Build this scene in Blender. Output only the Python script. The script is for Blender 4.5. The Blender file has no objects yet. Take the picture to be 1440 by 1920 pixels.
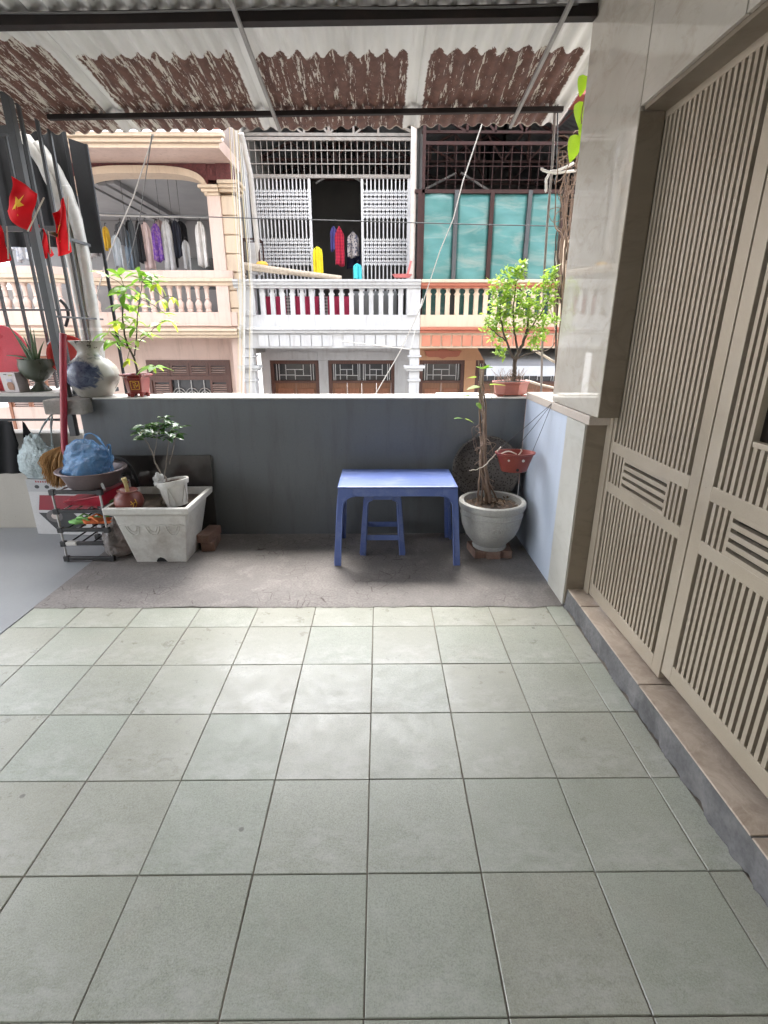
import bpy, math, random
from mathutils import Vector, Matrix, Quaternion, noise as mnoise
random.seed(11)
S = bpy.context.scene
COL = S.collection
PI = math.pi

# ------------------------------------------------------------------ camera, sky, sun, exposure
F_PX, PITCH, YAW, EYE = 949.0, math.radians(19.2), math.radians(0.46), 1.336
cam = bpy.data.objects.new('camera', bpy.data.cameras.new('camera'))
COL.objects.link(cam)
cam.data.sensor_fit = 'VERTICAL'; cam.data.sensor_height = 24.0
cam.data.lens = 24.0 * F_PX / 1920.0
cam.data.clip_start = 0.02; cam.data.clip_end = 500
cam.location = (0, 0, EYE)
cam.rotation_euler = (PI / 2 - PITCH, 0, -YAW)
S.camera = cam

SUN_DIR = Vector((0.10, -0.42, -0.89)).normalized()      # the way the light travels
W = bpy.data.worlds.new('World'); S.world = W; W.use_nodes = True
wn, wl = W.node_tree.nodes, W.node_tree.links
sky = wn.new('ShaderNodeTexSky'); sky.sky_type = 'NISHITA'; sky.sun_disc = False
sky.sun_elevation = math.asin(-SUN_DIR.z); sky.sun_rotation = math.atan2(-SUN_DIR.x, -SUN_DIR.y)
sky.air_density = 1.0; sky.dust_density = 3.0; sky.ozone_density = 1.0
hs = wn.new('ShaderNodeHueSaturation'); hs.inputs['Saturation'].default_value = 0.30
wl.new(sky.outputs[0], hs.inputs['Color'])
wl.new(hs.outputs[0], wn['Background'].inputs['Color'])
wn['Background'].inputs['Strength'].default_value = 0.15
sun = bpy.data.objects.new('sun', bpy.data.lights.new('sun', 'SUN')); COL.objects.link(sun)
sun.data.energy = 0.6; sun.data.angle = math.radians(30); sun.data.color = (1, .96, .9)
sun.location = (0, 0, 20); sun.rotation_euler = SUN_DIR.to_track_quat('-Z', 'Y').to_euler()
S.view_settings.view_transform = 'Standard'; S.view_settings.look = 'None'
S.view_settings.gamma = 1; S.view_settings.exposure = 3.3
S.cycles.max_bounces = 7; S.cycles.diffuse_bounces = 5; S.cycles.glossy_bounces = 3; S.cycles.transparent_max_bounces = 8
S.cycles.caustics_reflective = False; S.cycles.caustics_refractive = False
S.cycles.use_adaptive_sampling = True; S.cycles.adaptive_threshold = .025
S.cycles.sample_clamp_indirect = 6

# ------------------------------------------------------------------ helpers: geometry
def at(x, y, Y):
    """real-world point seen at photo position (x, y), standing at depth Y metres"""
    u, v = x - 720.0, y - 960.0
    a = u; b = F_PX * math.cos(PITCH) - v * math.sin(PITCH); c = -(v * math.cos(PITCH) + F_PX * math.sin(PITCH))
    X = math.cos(YAW) * a + math.sin(YAW) * b; Yd = -math.sin(YAW) * a + math.cos(YAW) * b
    k = Y / Yd
    return Vector((X * k, Y, EYE + c * k))

WLOC = {}
def tag(o, label=None, cat=None, group=None, kind=None):
    if label: o['label'] = label
    if cat: o['category'] = cat
    if group: o['group'] = group
    if kind: o['kind'] = kind
    return o
def empty(name, loc, label=None, cat=None, group=None, kind=None):
    o = bpy.data.objects.new(name, None); COL.objects.link(o); o.location = loc
    o.empty_display_size = .05
    WLOC[o.name] = Vector(loc)
    return tag(o, label, cat, group, kind)

class MB:
    def __init__(s): s.v = []; s.f = []; s.m = []; s.cm = 0
    def add(s, vs, fs):
        n = len(s.v); s.v += [Vector(p) for p in vs]
        for q in fs: s.f.append(tuple(i + n for i in q)); s.m.append(s.cm)
        return s
    def mat(s, i): s.cm = i; return s
    def box(s, a, b):
        x0, y0, z0 = [min(a[i], b[i]) for i in range(3)]; x1, y1, z1 = [max(a[i], b[i]) for i in range(3)]
        return s.add([(x0,y0,z0),(x1,y0,z0),(x1,y1,z0),(x0,y1,z0),(x0,y0,z1),(x1,y0,z1),(x1,y1,z1),(x0,y1,z1)],
                     [(0,3,2,1),(4,5,6,7),(0,1,5,4),(1,2,6,5),(2,3,7,6),(3,0,4,7)])
    def hexa(s, bot, top):      # two quads of 4 points (counter-clockwise from above)
        return s.add(list(bot) + list(top), [(0,3,2,1),(4,5,6,7),(0,1,5,4),(1,2,6,5),(2,3,7,6),(3,0,4,7)])
    def bar(s, p, q, w, h=None, up=(0,0,1)):     # rectangular bar from p to q
        p, q = Vector(p), Vector(q); h = h or w; d = (q - p).normalized(); up = Vector(up)
        if abs(d.dot(up)) > .98: up = Vector((0,1,0))
        a = d.cross(up).normalized() * w / 2; b = a.cross(d).normalized() * h / 2
        c = [p-a-b, p+a-b, p+a+b, p-a+b, q-a-b, q+a-b, q+a+b, q-a+b]
        return s.add(c, [(0,3,2,1),(4,5,6,7),(0,1,5,4),(1,2,6,5),(2,3,7,6),(3,0,4,7)])
    def tube(s, pts, r, n=8, caps=True):
        pts = [Vector(p) for p in pts]; rs = r if isinstance(r, (list, tuple)) else [r] * len(pts)
        vs, fs = [], []; ref = None
        for i, p in enumerate(pts):
            d = (pts[min(i+1, len(pts)-1)] - pts[max(i-1, 0)])
            d = d.normalized() if d.length > 1e-9 else Vector((0,0,1))
            if ref is None:
                ref = d.orthogonal().normalized()
            ref = (ref - d * ref.dot(d)); ref = ref.normalized() if ref.length > 1e-6 else d.orthogonal().normalized()
            b = d.cross(ref)
            for k in range(n):
                t = 2 * PI * k / n
                vs.append(p + (ref * math.cos(t) + b * math.sin(t)) * rs[i])
        for i in range(len(pts) - 1):
            for k in range(n):
                fs.append((i*n+k, i*n+(k+1) % n, (i+1)*n+(k+1) % n, (i+1)*n+k))
        if caps:
            fs.append(tuple(range(n-1, -1, -1))); fs.append(tuple((len(pts)-1)*n + k for k in range(n)))
        return s.add(vs, fs)
    def lathe(s, prof, c=(0,0,0), n=28, sx=1, sy=1, M=None, jit=None):   # prof: list of (radius, z)
        c = Vector(c); vs, fs = [], []
        for (r, z) in prof:
            for k in range(n):
                t = 2 * PI * k / n
                p = Vector((r * math.cos(t) * sx, r * math.sin(t) * sy, z))
                if jit: p = jit(p, t, z)
                if M: p = M @ p
                vs.append(c + p)
        for i in range(len(prof) - 1):
            for k in range(n): fs.append((i*n+k, i*n+(k+1) % n, (i+1)*n+(k+1) % n, (i+1)*n+k))
        if prof[0][0] > 1e-4: fs.append(tuple(range(n-1, -1, -1)))
        if prof[-1][0] > 1e-4: fs.append(tuple((len(prof)-1)*n + k for k in range(n)))
        return s.add(vs, fs)
    def prism(s, poly, f0, f1):     # poly of 2d points; f0, f1 map (u, v) to the two faces
        n = len(poly)
        vs = [f0(*p) for p in poly] + [f1(*p) for p in poly]
        fs = [tuple(range(n)), tuple(range(2*n-1, n-1, -1))]
        for i in range(n): fs.append((i, n+i, n+(i+1) % n, (i+1) % n))
        return s.add(vs, fs)
    def xz(s, poly, y0, y1): return s.prism(poly, lambda u, v: (u, y0, v), lambda u, v: (u, y1, v))
    def yz(s, poly, x0, x1): return s.prism(poly, lambda u, v: (x0, u, v), lambda u, v: (x1, u, v))
    def grid(s, fn, nu, nv):
        vs = [fn(i / nu, j / nv) for j in range(nv+1) for i in range(nu+1)]
        fs = [(j*(nu+1)+i, j*(nu+1)+i+1, (j+1)*(nu+1)+i+1, (j+1)*(nu+1)+i) for j in range(nv) for i in range(nu)]
        return s.add(vs, fs)
    def build(s, name, mats, parent=None, smooth=None, bevel=0, solid=0, subsurf=0, label=None, cat=None, group=None, kind=None, off=0):
        if not isinstance(mats, (list, tuple)): mats = [mats]
        if parent is not None: w = WLOC[parent.name]
        else:
            lo = [min(p[i] for p in s.v) for i in range(3)]; hi = [max(p[i] for p in s.v) for i in range(3)]
            w = Vector(((lo[0]+hi[0])/2, (lo[1]+hi[1])/2, lo[2]))
        me = bpy.data.meshes.new(name)
        me.from_pydata([tuple(p - w) for p in s.v], [], s.f)
        for m in mats: me.materials.append(m)
        if len(mats) > 1: me.polygons.foreach_set('material_index', s.m)
        import bmesh
        bm = bmesh.new(); bm.from_mesh(me)
        if not solid: bmesh.ops.recalc_face_normals(bm, faces=bm.faces)
        bm.to_mesh(me); bm.free()
        if smooth is not None:
            me.shade_smooth(); me.set_sharp_from_angle(angle=math.radians(smooth))
        me.update()
        o = bpy.data.objects.new(name, me); COL.objects.link(o)
        if parent is not None: o.parent = parent
        else: o.location = w
        WLOC[o.name] = w
        if solid:
            md = o.modifiers.new('solid', 'SOLIDIFY'); md.thickness = solid; md.offset = off
        if subsurf:
            md = o.modifiers.new('sub', 'SUBSURF'); md.levels = subsurf; md.render_levels = subsurf
        if bevel:
            md = o.modifiers.new('bevel', 'BEVEL'); md.width = bevel; md.segments = 2; md.limit_method = 'ANGLE'; md.angle_limit = math.radians(40)
        return tag(o, label, cat, group, kind)

def piece(name, mesh, parent, M):          # one more object that shares mesh data; M is a world matrix
    o = bpy.data.objects.new(name, mesh); COL.objects.link(o); o.parent = parent
    o.matrix_local = Matrix.Translation(-WLOC[parent.name]) @ M
    WLOC[o.name] = WLOC[parent.name]
    return o
def meshonly(mb, name, mats, smooth=None):
    o = mb.build(name, mats, smooth=smooth)
    me = o.data
    w = o.location.copy()
    me.transform(Matrix.Translation(w)); bpy.data.objects.remove(o)
    return me
def rnd(a, b): return random.uniform(a, b)

# ------------------------------------------------------------------ helpers: materials
class NT:
    def __init__(s, name):
        s.m = bpy.data.materials.new(name); s.m.use_nodes = True
        s.n = s.m.node_tree.nodes; s.l = s.m.node_tree.links; s.b = s.n['Principled BSDF']
        tc = s.n.new('ShaderNodeTexCoord'); oi = s.n.new('ShaderNodeObjectInfo')
        s.rand = oi.outputs['Random']; s.raw = tc.outputs['Object']
        mul = s.n.new('ShaderNodeVectorMath'); mul.operation = 'SCALE'
        cb = s.n.new('ShaderNodeCombineXYZ')
        for i in range(3): s.l.new(s.rand, cb.inputs[i])
        s.l.new(cb.outputs[0], mul.inputs[0]); mul.inputs['Scale'].default_value = 37.0
        ad = s.n.new('ShaderNodeVectorMath'); ad.operation = 'ADD'
        s.l.new(tc.outputs['Object'], ad.inputs[0]); s.l.new(mul.outputs[0], ad.inputs[1])
        s.vec = ad.outputs[0]
    def put(s, x, sock):
        if isinstance(x, (int, float)): sock.default_value = x
        elif isinstance(x, tuple): sock.default_value = (x[0], x[1], x[2], 1) if len(sock.default_value) == 4 else x
        else: s.l.new(x, sock)
    def noise(s, scale=5, detail=4, rough=.55, vec=None, stretch=None, dist=0):
        v = vec or s.vec
        if stretch:
            mp = s.n.new('ShaderNodeMapping'); mp.inputs['Scale'].default_value = stretch; s.l.new(v, mp.inputs['Vector']); v = mp.outputs[0]
        t = s.n.new('ShaderNodeTexNoise'); t.inputs['Scale'].default_value = scale; t.inputs['Detail'].default_value = detail
        t.inputs['Roughness'].default_value = rough; t.inputs['Distortion'].default_value = dist
        s.l.new(v, t.inputs['Vector']); return t.outputs['Fac']
    def vor(s, scale=5, feature='F1', vec=None, out='Distance'):
        t = s.n.new('ShaderNodeTexVoronoi'); t.feature = feature; t.inputs['Scale'].default_value = scale
        s.l.new(vec or s.vec, t.inputs['Vector']); return t.outputs[out]
    def ramp(s, x, lo, hi, a=0.0, b=1.0):
        r = s.n.new('ShaderNodeMapRange'); r.inputs['From Min'].default_value = lo; r.inputs['From Max'].default_value = hi
        r.inputs['To Min'].default_value = a; r.inputs['To Max'].default_value = b; s.put(x, r.inputs['Value']); return r.outputs[0]
    def math(s, op, a, b=0.0, c=None):
        r = s.n.new('ShaderNodeMath'); r.operation = op; s.put(a, r.inputs[0]); s.put(b, r.inputs[1])
        if c is not None: s.put(c, r.inputs[2])
        return r.outputs[0]
    def mix(s, f, a, b, mode='MIX'):
        r = s.n.new('ShaderNodeMix'); r.data_type = 'RGBA'; r.blend_type = mode
        s.put(f, r.inputs[0]); s.put(a, r.inputs[6]); s.put(b, r.inputs[7]); return r.outputs[2]
    def xyz(s, v=None):
        r = s.n.new('ShaderNodeSeparateXYZ'); s.l.new(v or s.raw, r.inputs[0]); return r.outputs
    def bump(s, h, strength=.3, dist=.01):
        r = s.n.new('ShaderNodeBump'); r.inputs['Strength'].default_value = strength; r.inputs['Distance'].default_value = dist
        s.put(h, r.inputs['Height']); s.l.new(r.outputs[0], s.b.inputs['Normal'])
    def out(s, col=None, rough=None, metal=None, spec=None):
        if col is not None: s.put(col, s.b.inputs['Base Color'])
        if rough is not None: s.put(rough, s.b.inputs['Roughness'])
        if metal is not None: s.put(metal, s.b.inputs['Metallic'])
        if spec is not None: s.put(spec, s.b.inputs['Specular IOR Level'])
        return s.m

def sc(c, k): return tuple(min(1, max(0, x * k)) for x in c)
MATS = {}
def mat(name, col, rough=.6, var=.15, scale=6, dirt=None, dirt_amt=.35, fine=0.06, bump=.12, bscale=60, metal=0, spec=.5, rv=.1):
    """plain surface with cloudy tone, fine grain, blotchy dirt and relief"""
    if name in MATS: return MATS[name]
    t = NT(name)
    n1 = t.noise(scale, 5); c = t.mix(t.ramp(n1, .3, .7), sc(col, 1 - var), sc(col, 1 + var))
    if fine:
        n2 = t.noise(bscale * 2.2, 2); c = t.mix(t.ramp(n2, .35, .65, 0, 1), c, sc(col, 1 - fine * 4)) if False else t.mix(t.ramp(n2, .4, .75, 0, fine * 4), c, sc(col, .55))
    if dirt is not None:
        n3 = t.noise(scale * .6 + 1.3, 9, .68); c = t.mix(t.ramp(n3, .5, .72, 0, dirt_amt), c, dirt)
    t.out(c, t.ramp(n1, .3, .7, max(.03, rough - rv), min(1, rough + rv)), metal, spec)
    if bump: t.bump(t.noise(bscale, 5, .6), bump, .004)
    MATS[name] = t.m
    return t.m
# ------------------------------------------------------------------ special materials
def m_tile():
    t = NT('glazed_sage_tile')
    n1 = t.noise(3.5, 5, .6); c = t.mix(t.ramp(n1, .3, .72), (.345, .360, .292), (.43, .442, .372))
    c = t.mix(t.ramp(t.noise(5, 6, .7), .55, .75, 0, .45), c, (.44, .40, .335))              # warm blotches
    c = t.mix(t.ramp(t.noise(300, 3), .42, .70, 0, .7), c, (.20, .215, .185))               # fine speckle
    c = t.mix(t.ramp(t.noise(210, 2), .55, .8, 0, .5), c, (.56, .56, .52))
    c = t.mix(t.ramp(t.rand, .3, 1, 0, .42), c, (.36, .335, .275))
    c = t.mix(t.ramp(t.rand, .35, 0, 0, .25), c, (.31, .355, .29))
    c = t.mix(t.ramp(t.noise(38, 5, .7), .50, .70, 0, .25), c, (.24, .235, .21))
    big = t.noise(1.6, 4, .6, vec=t.raw)
    scr = t.noise(13, 9, .78, stretch=(1, 1.7, 1), dist=.25)
    dust = t.math('MULTIPLY', t.ramp(big, .42, .66), t.ramp(scr, .42, .62, 0, .42))
    c = t.mix(dust, c, (.62, .61, .59))                                                      # dried mop marks
    sp = t.vor(5.5); spm = t.math('MULTIPLY', t.ramp(sp, .035, .05, 1, 0), t.ramp(t.noise(2.3, 1), .5, .55))
    c = t.mix(t.math('MULTIPLY', spm, .6), c, (.10, .09, .08))
    r = t.math('SUBTRACT', t.ramp(t.noise(14, 6, .7), .3, .7, .28, .50), t.math('MULTIPLY', t.rand, .06))
    t.out(c, r, 0, .5); t.bump(t.math('ADD', t.noise(200, 2), t.math('MULTIPLY', t.noise(6, 2), .6)), .10, .002)
    return t.m
def m_rough():
    t = NT('worn_concrete')
    n1 = t.noise(2.2, 8, .7); c = t.mix(t.ramp(n1, .3, .7), (.165, .148, .139), (.27, .247, .232))
    c = t.mix(t.ramp(t.noise(7, 9, .75, dist=.6), .5, .66, 0, .7), c, (.30, .275, .255))
    c = t.mix(t.ramp(t.noise(90, 4), .4, .7, 0, .5), c, (.10, .085, .08))
    wv = t.noise(3, 4)
    cr = t.vor(13, 'DISTANCE_TO_EDGE', vec=None)
    crm = t.math('MULTIPLY', t.ramp(t.math('ADD', cr, t.math('MULTIPLY', t.math('SUBTRACT', t.noise(30, 4), .5), .05)), .0, .022, 1, 0), t.ramp(t.noise(2.6, 4), .55, .60))
    c = t.mix(t.math('MULTIPLY', crm, .8), c, (.05, .03, .025))
    t.out(c, t.ramp(n1, .3, .7, .55, .8)); t.bump(t.math('SUBTRACT', t.noise(40, 9, .7), crm), .35, .006)
    return t.m
def m_smooth_conc():
    t = NT('trowelled_concrete')
    n1 = t.noise(1.5, 7, .65); c = t.mix(t.ramp(n1, .3, .7), (.235, .245, .255), (.30, .31, .32))
    c = t.mix(t.ramp(t.noise(120, 3), .45, .75, 0, .3), c, (.2, .2, .2))
    t.out(c, t.ramp(n1, .3, .7, .36, .5)); t.bump(t.noise(30, 6), .1, .004); return t.m
def m_paint(name, a, b, dirt, streak=.35):
    t = NT(name)
    n1 = t.noise(1.3, 6, .65); c = t.mix(t.ramp(n1, .3, .7), a, b)
    st = t.noise(4, 7, .7, stretch=(3, 3, .35)); c = t.mix(t.ramp(st, .5, .74, 0, streak), c, dirt)
    sp = t.vor(28); c = t.mix(t.math('MULTIPLY', t.ramp(sp, .05, .09, 1, 0), .5), c, sc(dirt, .6))
    c = t.mix(t.ramp(t.noise(160, 2), .45, .75, 0, .18), c, sc(a, .6))
    t.out(c, t.ramp(n1, .3, .7, .45, .62)); t.bump(t.noise(70, 6, .65), .16, .004); return t.m
def m_clad(name, a, b, vein, rough, stretch=(1, 1.2, 2.0)):
    t = NT(name)
    n = t.noise(2.4, 7, .62, stretch=stretch, dist=.9); c = t.mix(t.ramp(n, .32, .68), a, b)
    v = t.noise(5, 9, .7, stretch=(1, 1.0, 1.8), dist=1.6); c = t.mix(t.ramp(v, .50, .66, 0, .6), c, vein)
    c = t.mix(t.ramp(t.rand, 0, 1, 0, .18), c, sc(a, .75))
    t.out(c, rough, 0, .5); return t.m
def m_roof():
    t = NT('peeling_roof_paint')
    X, Y, Z = t.xyz()
    xb = t.math('ADD', X, t.math('MULTIPLY', t.math('SUBTRACT', t.noise(26, 4, .7), .5), .035))
    u = t.math('FRACT', t.math('DIVIDE', t.math('SUBTRACT', xb, .2 - 8.7), .87))
    edge = t.math('MULTIPLY', t.math('MINIMUM', u, t.math('SUBTRACT', 1.0, u)), .87)
    ridge = t.math('ABSOLUTE', t.math('SINE', t.math('MULTIPLY', X, PI / .087)))
    lim = t.math('ADD', .68, t.math('MULTIPLY', t.math('POWER', ridge, 3.0), .035))
    lim = t.math('ADD', lim, t.math('MULTIPLY', t.math('SUBTRACT', t.noise(9, 6, .75), .5), .16))
    lim = t.math('ADD', lim, t.math('MULTIPLY', t.ramp(X, -1.9, -1.45, 1, 0), .22))
    d = t.math('MULTIPLY', Y, -1.0)
    inside = t.math('MULTIPLY', t.ramp(t.math('SUBTRACT', lim, d), 0, .006), t.ramp(edge, .050, .056))
    st1 = t.noise(62, 3, .6, stretch=(1.0, .028, 1)); st2 = t.noise(120, 6, .75, stretch=(1, .17, 1), dist=.15)
    left = t.ramp(X, -1.7, .2, .055, 0)                            # more paint left on the leftmost sheets
    thr = t.math('SUBTRACT', t.math('ADD', t.math('MULTIPLY', t.math('SINE', t.math('MULTIPLY', X, 2 * PI / .087)), .035), t.math('ADD', t.math('MULTIPLY', st1, .62), t.math('MULTIPLY', st2, .52))), t.math('SUBTRACT', .655, left))
    paint_left = t.ramp(thr, 0, .006)
    brown = t.math('MULTIPLY', inside, t.math('SUBTRACT', 1.0, paint_left))
    n = t.noise(3, 6, .6, stretch=(1, .3, 1))
    white = t.mix(t.ramp(n, .3, .7), (.52, .51, .48), (.70, .69, .66))
    white = t.mix(t.ramp(t.noise(12, 6, .7, stretch=(1, .12, 1)), .52, .75, 0, .5), white, (.30, .275, .245))
    cream = t.mix(.6, white, (.47, .41, .32))
    base = t.mix(inside, white, cream)
    rust = t.mix(t.ramp(t.noise(20, 5), .35, .7), (.075, .033, .023), (.135, .064, .045))
    rim = t.math('MULTIPLY', t.ramp(d, 0, .012, 1, 0), 1.0)
    c = t.mix(brown, base, rust); c = t.mix(rim, c, (.36, .31, .25))
    t.out(c, t.ramp(brown, 0, 1, .42, .7), 0, .4)
    t.bump(t.math('ADD', t.math('MULTIPLY', brown, -1.0), t.noise(120, 3)), .25, .002)
    return t.m
def m_wood(name, a, b, rough=.45, stretch=(9, 9, .8)):
    t = NT(name); n = t.noise(5, 6, .6, stretch=stretch, dist=.7)
    c = t.mix(t.ramp(n, .3, .7), a, b); t.out(c, rough); t.bump(n, .08, .003); return t.m
def m_gate():
    t = NT('bronze_gate_paint')
    n = t.noise(2.0, 6, .65); c = t.mix(t.ramp(n, .3, .7), (.37, .31, .235), (.44, .375, .295))
    ch = t.vor(22); m = t.math('MULTIPLY', t.ramp(ch, .03, .06, 1, 0), t.ramp(t.noise(3.3, 3), .56, .6))
    c = t.mix(m, c, (.07, .045, .035))
    c = t.mix(t.ramp(t.noise(200, 2), .45, .75, 0, .2), c, (.29, .235, .18))
    c = t.mix(t.ramp(t.noise(2.6, 8, .7), .52, .7, 0, .35), c, (.45, .41, .355))
    t.out(c, t.ramp(n, .3, .7, .34, .5), .25, .5); t.bump(t.noise(90, 3), .05, .002); return t.m
def m_teal():
    t = NT('teal_metal_sheet')
    n = t.noise(1.6, 4, .55, stretch=(1, 1, 2.2), dist=.8); c = t.mix(t.ramp(n, .3, .7), (.045, .165, .160), (.08, .23, .222))
    c = t.mix(t.ramp(t.noise(1.7, 5, .6, stretch=(.8, 1, 3.4), dist=.7),       .50, .74, 0, .5), c, (.36, .36, .32))  # wavy cream reflections painted into the sheet colour
    t.out(c, .35, 0, .5); t.bump(t.noise(2.0, 2, stretch=(1, 1, 2)), .5, .04); return t.m
def m_vase():
    t = NT('blue_painted_porcelain')
    X, Y, Z = t.xyz()
    n = t.noise(9, 7, .7, stretch=(1, 1, 1.6), dist=1.5)
    dx = t.math('DIVIDE', t.math('ADD', X, .03), .145); dz = t.math('DIVIDE', t.math('SUBTRACT', Z, .145), .085)
    rr = t.math('ADD', t.math('MULTIPLY', dx, dx), t.math('MULTIPLY', dz, dz))
    front = t.ramp(Y, -.02, .02, 1, 0)
    m = t.math('MULTIPLY', front, t.ramp(t.math('SUBTRACT', t.math('ADD', n, .28), t.math('MULTIPLY', rr, .33)), .36, .50))
    n2 = t.noise(28, 6, .7, dist=1)
    c = t.mix(t.ramp(t.noise(4, 6), .3, .7), (.30, .285, .25), (.41, .39, .345))
    c = t.mix(m, c, t.mix(t.ramp(n2, .35, .65), (.012, .018, .055), (.10, .12, .17)))
    nb = t.math('MULTIPLY', t.ramp(Z, .235, .245), t.math('MULTIPLY', t.ramp(Z, .262, .27, 1, 0), t.ramp(t.noise(22, 3), .47, .55)))
    c = t.mix(t.math('MULTIPLY', nb, .8), c, (.08, .085, .10))
    chip = t.math('MULTIPLY', t.ramp(Z, .30, .31), t.ramp(t.noise(16, 4), .58, .61)); c = t.mix(chip, c, (.05, .035, .03))
    t.out(c, t.ramp(t.noise(7, 4), .3, .7, .18, .4)); return t.m
def m_cloth(name, col, pat=None, pcol=None, rough=.85):
    t = NT(name); n = t.noise(7, 4, .6); c = t.mix(t.ramp(n, .3, .7), sc(col, .82), sc(col, 1.12))
    if pat == 'check':
        X, Y, Z = t.xyz()
        a = t.math('GREATER_THAN', t.math('SINE', t.math('MULTIPLY', X, 110.0)), .2); b = t.math('GREATER_THAN', t.math('SINE', t.math('MULTIPLY', Z, 110.0)), .2)
        c = t.mix(t.math('MULTIPLY', t.math('ADD', a, b), .45), c, pcol)
    if pat == 'spots': c = t.mix(t.ramp(t.vor(26), .25, .3, 1, 0), c, pcol)
    if pat == 'floral': c = t.mix(t.ramp(t.noise(22, 3), .52, .56), c, pcol)
    t.out(c, rough, 0, .2); t.bump(t.noise(300, 2), .1, .001)
    t.b.inputs['Sheen Weight'].default_value = .1
    return t.m
def m_leaf(name, a, b, trans=.35, rough=.4):
    t = NT(name); c = t.mix(t.rand, a, b); c = t.mix(t.ramp(t.noise(18, 4), .35, .7, 0, .5), c, sc(b, 1.25))
    t.out(c, rough, 0, .4)
    tr = t.n.new('ShaderNodeBsdfTranslucent'); t.put(t.mix(.5, c, sc((b[0]*1.5, b[1]*1.5, b[2]*.7), 1.2)), tr.inputs[0])
    ms = t.n.new('ShaderNodeMixShader'); ms.inputs[0].default_value = trans
    t.l.new(t.b.outputs[0], ms.inputs[1]); t.l.new(tr.outputs[0], ms.inputs[2]); t.l.new(ms.outputs[0], t.n['Material Output'].inputs[0])
    return t.m
def m_film(name, col, alpha=.75, rough=.2):
    t = NT(name); n = t.noise(9, 5, .65, dist=1); c = t.mix(t.ramp(n, .35, .7), sc(col, .7), sc(col, 1.25))
    t.out(c, rough, 0, .6); t.b.inputs['Alpha'].default_value = alpha
    t.b.inputs['Coat Weight'].default_value = .3; t.bump(t.math('ADD', t.noise(14, 5, .7, dist=2.2), t.math('MULTIPLY', t.noise(42, 4, .7, dist=1.5), .4)), .9, .03); return t.m

TILE, ROUGH, SCONC = m_tile(), m_rough(), m_smooth_conc()
GROUT = mat('dark_grout', (.235, .205, .172), .85, .45, 4, (.09, .075, .06), .8)
WALLP = m_paint('shaded_blue_wall_paint', (.118, .128, .137), (.142, .152, .160), (.075, .072, .066), .42)  # same paint as the side parapet, backlit shade darkened into its colour
WALLS = m_paint('lit_blue_wall_paint', (.45, .505, .60), (.52, .57, .66), (.32, .335, .36), .16)  # lit copy of the parapet paint, light kept in its colour
CAPW = mat('white_cap_paint', (.66, .64, .60), .6, .1, 5, (.35, .32, .28), .4)
CLADB = m_clad('beige_stone_tile', (.48, .44, .38), (.55, .51, .45), (.39, .34, .27), .025)
CLADD = m_clad('brown_stone_tile', (.21, .17, .125), (.25, .208, .16), (.16, .12, .085), .35)
CLADL = m_clad('pale_stone_tile', (.50, .485, .435), (.56, .545, .50), (.42, .40, .35), .28)
def m_step():
    t = NT('pink_step_stone'); v = t.noise(7, 8, .7, dist=1.8); c = t.mix(t.ramp(v, .32, .68), (.34, .265, .205), (.56, .47, .385))
    c = t.mix(t.ramp(t.noise(19, 7, .75, dist=1.0), .5, .66, 0, .6), c, (.56, .475, .39)); c = t.mix(t.ramp(t.noise(3.2, 6), .52, .7, 0, .5), c, (.25, .19, .15))
    t.out(c, t.ramp(v, .3, .7, .35, .6)); t.bump(v, .5, .006); return t.m
STEPT = m_step()
MORTAR = mat('grey_mortar', (.125, .121, .122), .9, .35, 9, (.24, .225, .215), .5, .12, .8, 40)
ROOFM = m_roof()
STEELD = mat('dark_brown_steel', (.016, .012, .011), .6, .3, 8, (.05, .028, .02), .3, spec=.25)
STEELG = mat('grey_painted_steel', (.075, .078, .082), .5, .15, 8, (.05, .04, .035), .3, spec=.35)
STEELL = mat('galvanised_steel', (.42, .41, .40), .4, .15, 10, (.25, .21, .18), .3, metal=.4)
DSHEET = mat('dark_grey_sheet', (.040, .042, .046), .7, .25, 3, spec=.15)
GATE = m_gate()
GATEB = mat('gate_backing_sheet', (.026, .019, .014), .6, .15, 4)
WHITEM = m_paint('white_wall_paint', (.48, .48, .49), (.58, .58, .585), (.27, .25, .23), .5)
PINKM = m_paint('pink_wall_paint', (.58, .435, .37), (.65, .50, .435), (.33, .235, .19), .5)
CREAMM = m_paint('cream_wall_paint', (.58, .455, .335), (.66, .53, .40), (.36, .27, .20), .45)
ORANGEM = m_paint('orange_wall_paint', (.53, .285, .155), (.60, .335, .19), (.35, .19, .11), .3)
REDBAND = m_paint('brick_red_paint', (.40, .125, .075), (.46, .155, .095), (.25, .09, .06), .3)
SALMON = mat('salmon_tile', (.53, .20, .125), .45, .12, 5)
BURG = mat('burgundy_stucco', (.135, .045, .045), .9, .35, 30, None, 0, .1, .9, 45)
WOODD = m_wood('dark_red_wood', (.075, .030, .022), (.125, .055, .04))
WOODM = m_wood('varnished_wood', (.18, .080, .04), (.27, .125, .065))
WOODO = m_wood('orange_shutter_wood', (.22, .085, .045), (.31, .13, .07))
GLASSD = mat('dark_pane', (.045, .045, .048), .12, .3, 3, bump=0, fine=0)
CEILG = mat('grey_ceiling_plaster', (.30, .30, .305), .8, .12, 2)
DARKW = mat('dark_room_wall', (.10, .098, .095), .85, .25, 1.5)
BLACKM = mat('black_rubber', (.012, .012, .013), .6, .2, 8)
TEAL = m_teal()
TRED = mat('maroon_steel', (.042, .017, .015), .6, .3, 8, spec=.3)
WIREW = mat('white_cable', (.62, .60, .56), .5, .1, 8)
WIREY = mat('yellow_cable', (.60, .50, .30), .5, .1, 8)
WIRED = mat('dark_cable', (.06, .06, .06), .5, .2, 8)
GATEW = mat('white_gate_paint', (.60, .60, .61), .45, .08, 6, (.38, .33, .28), .3)
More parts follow.
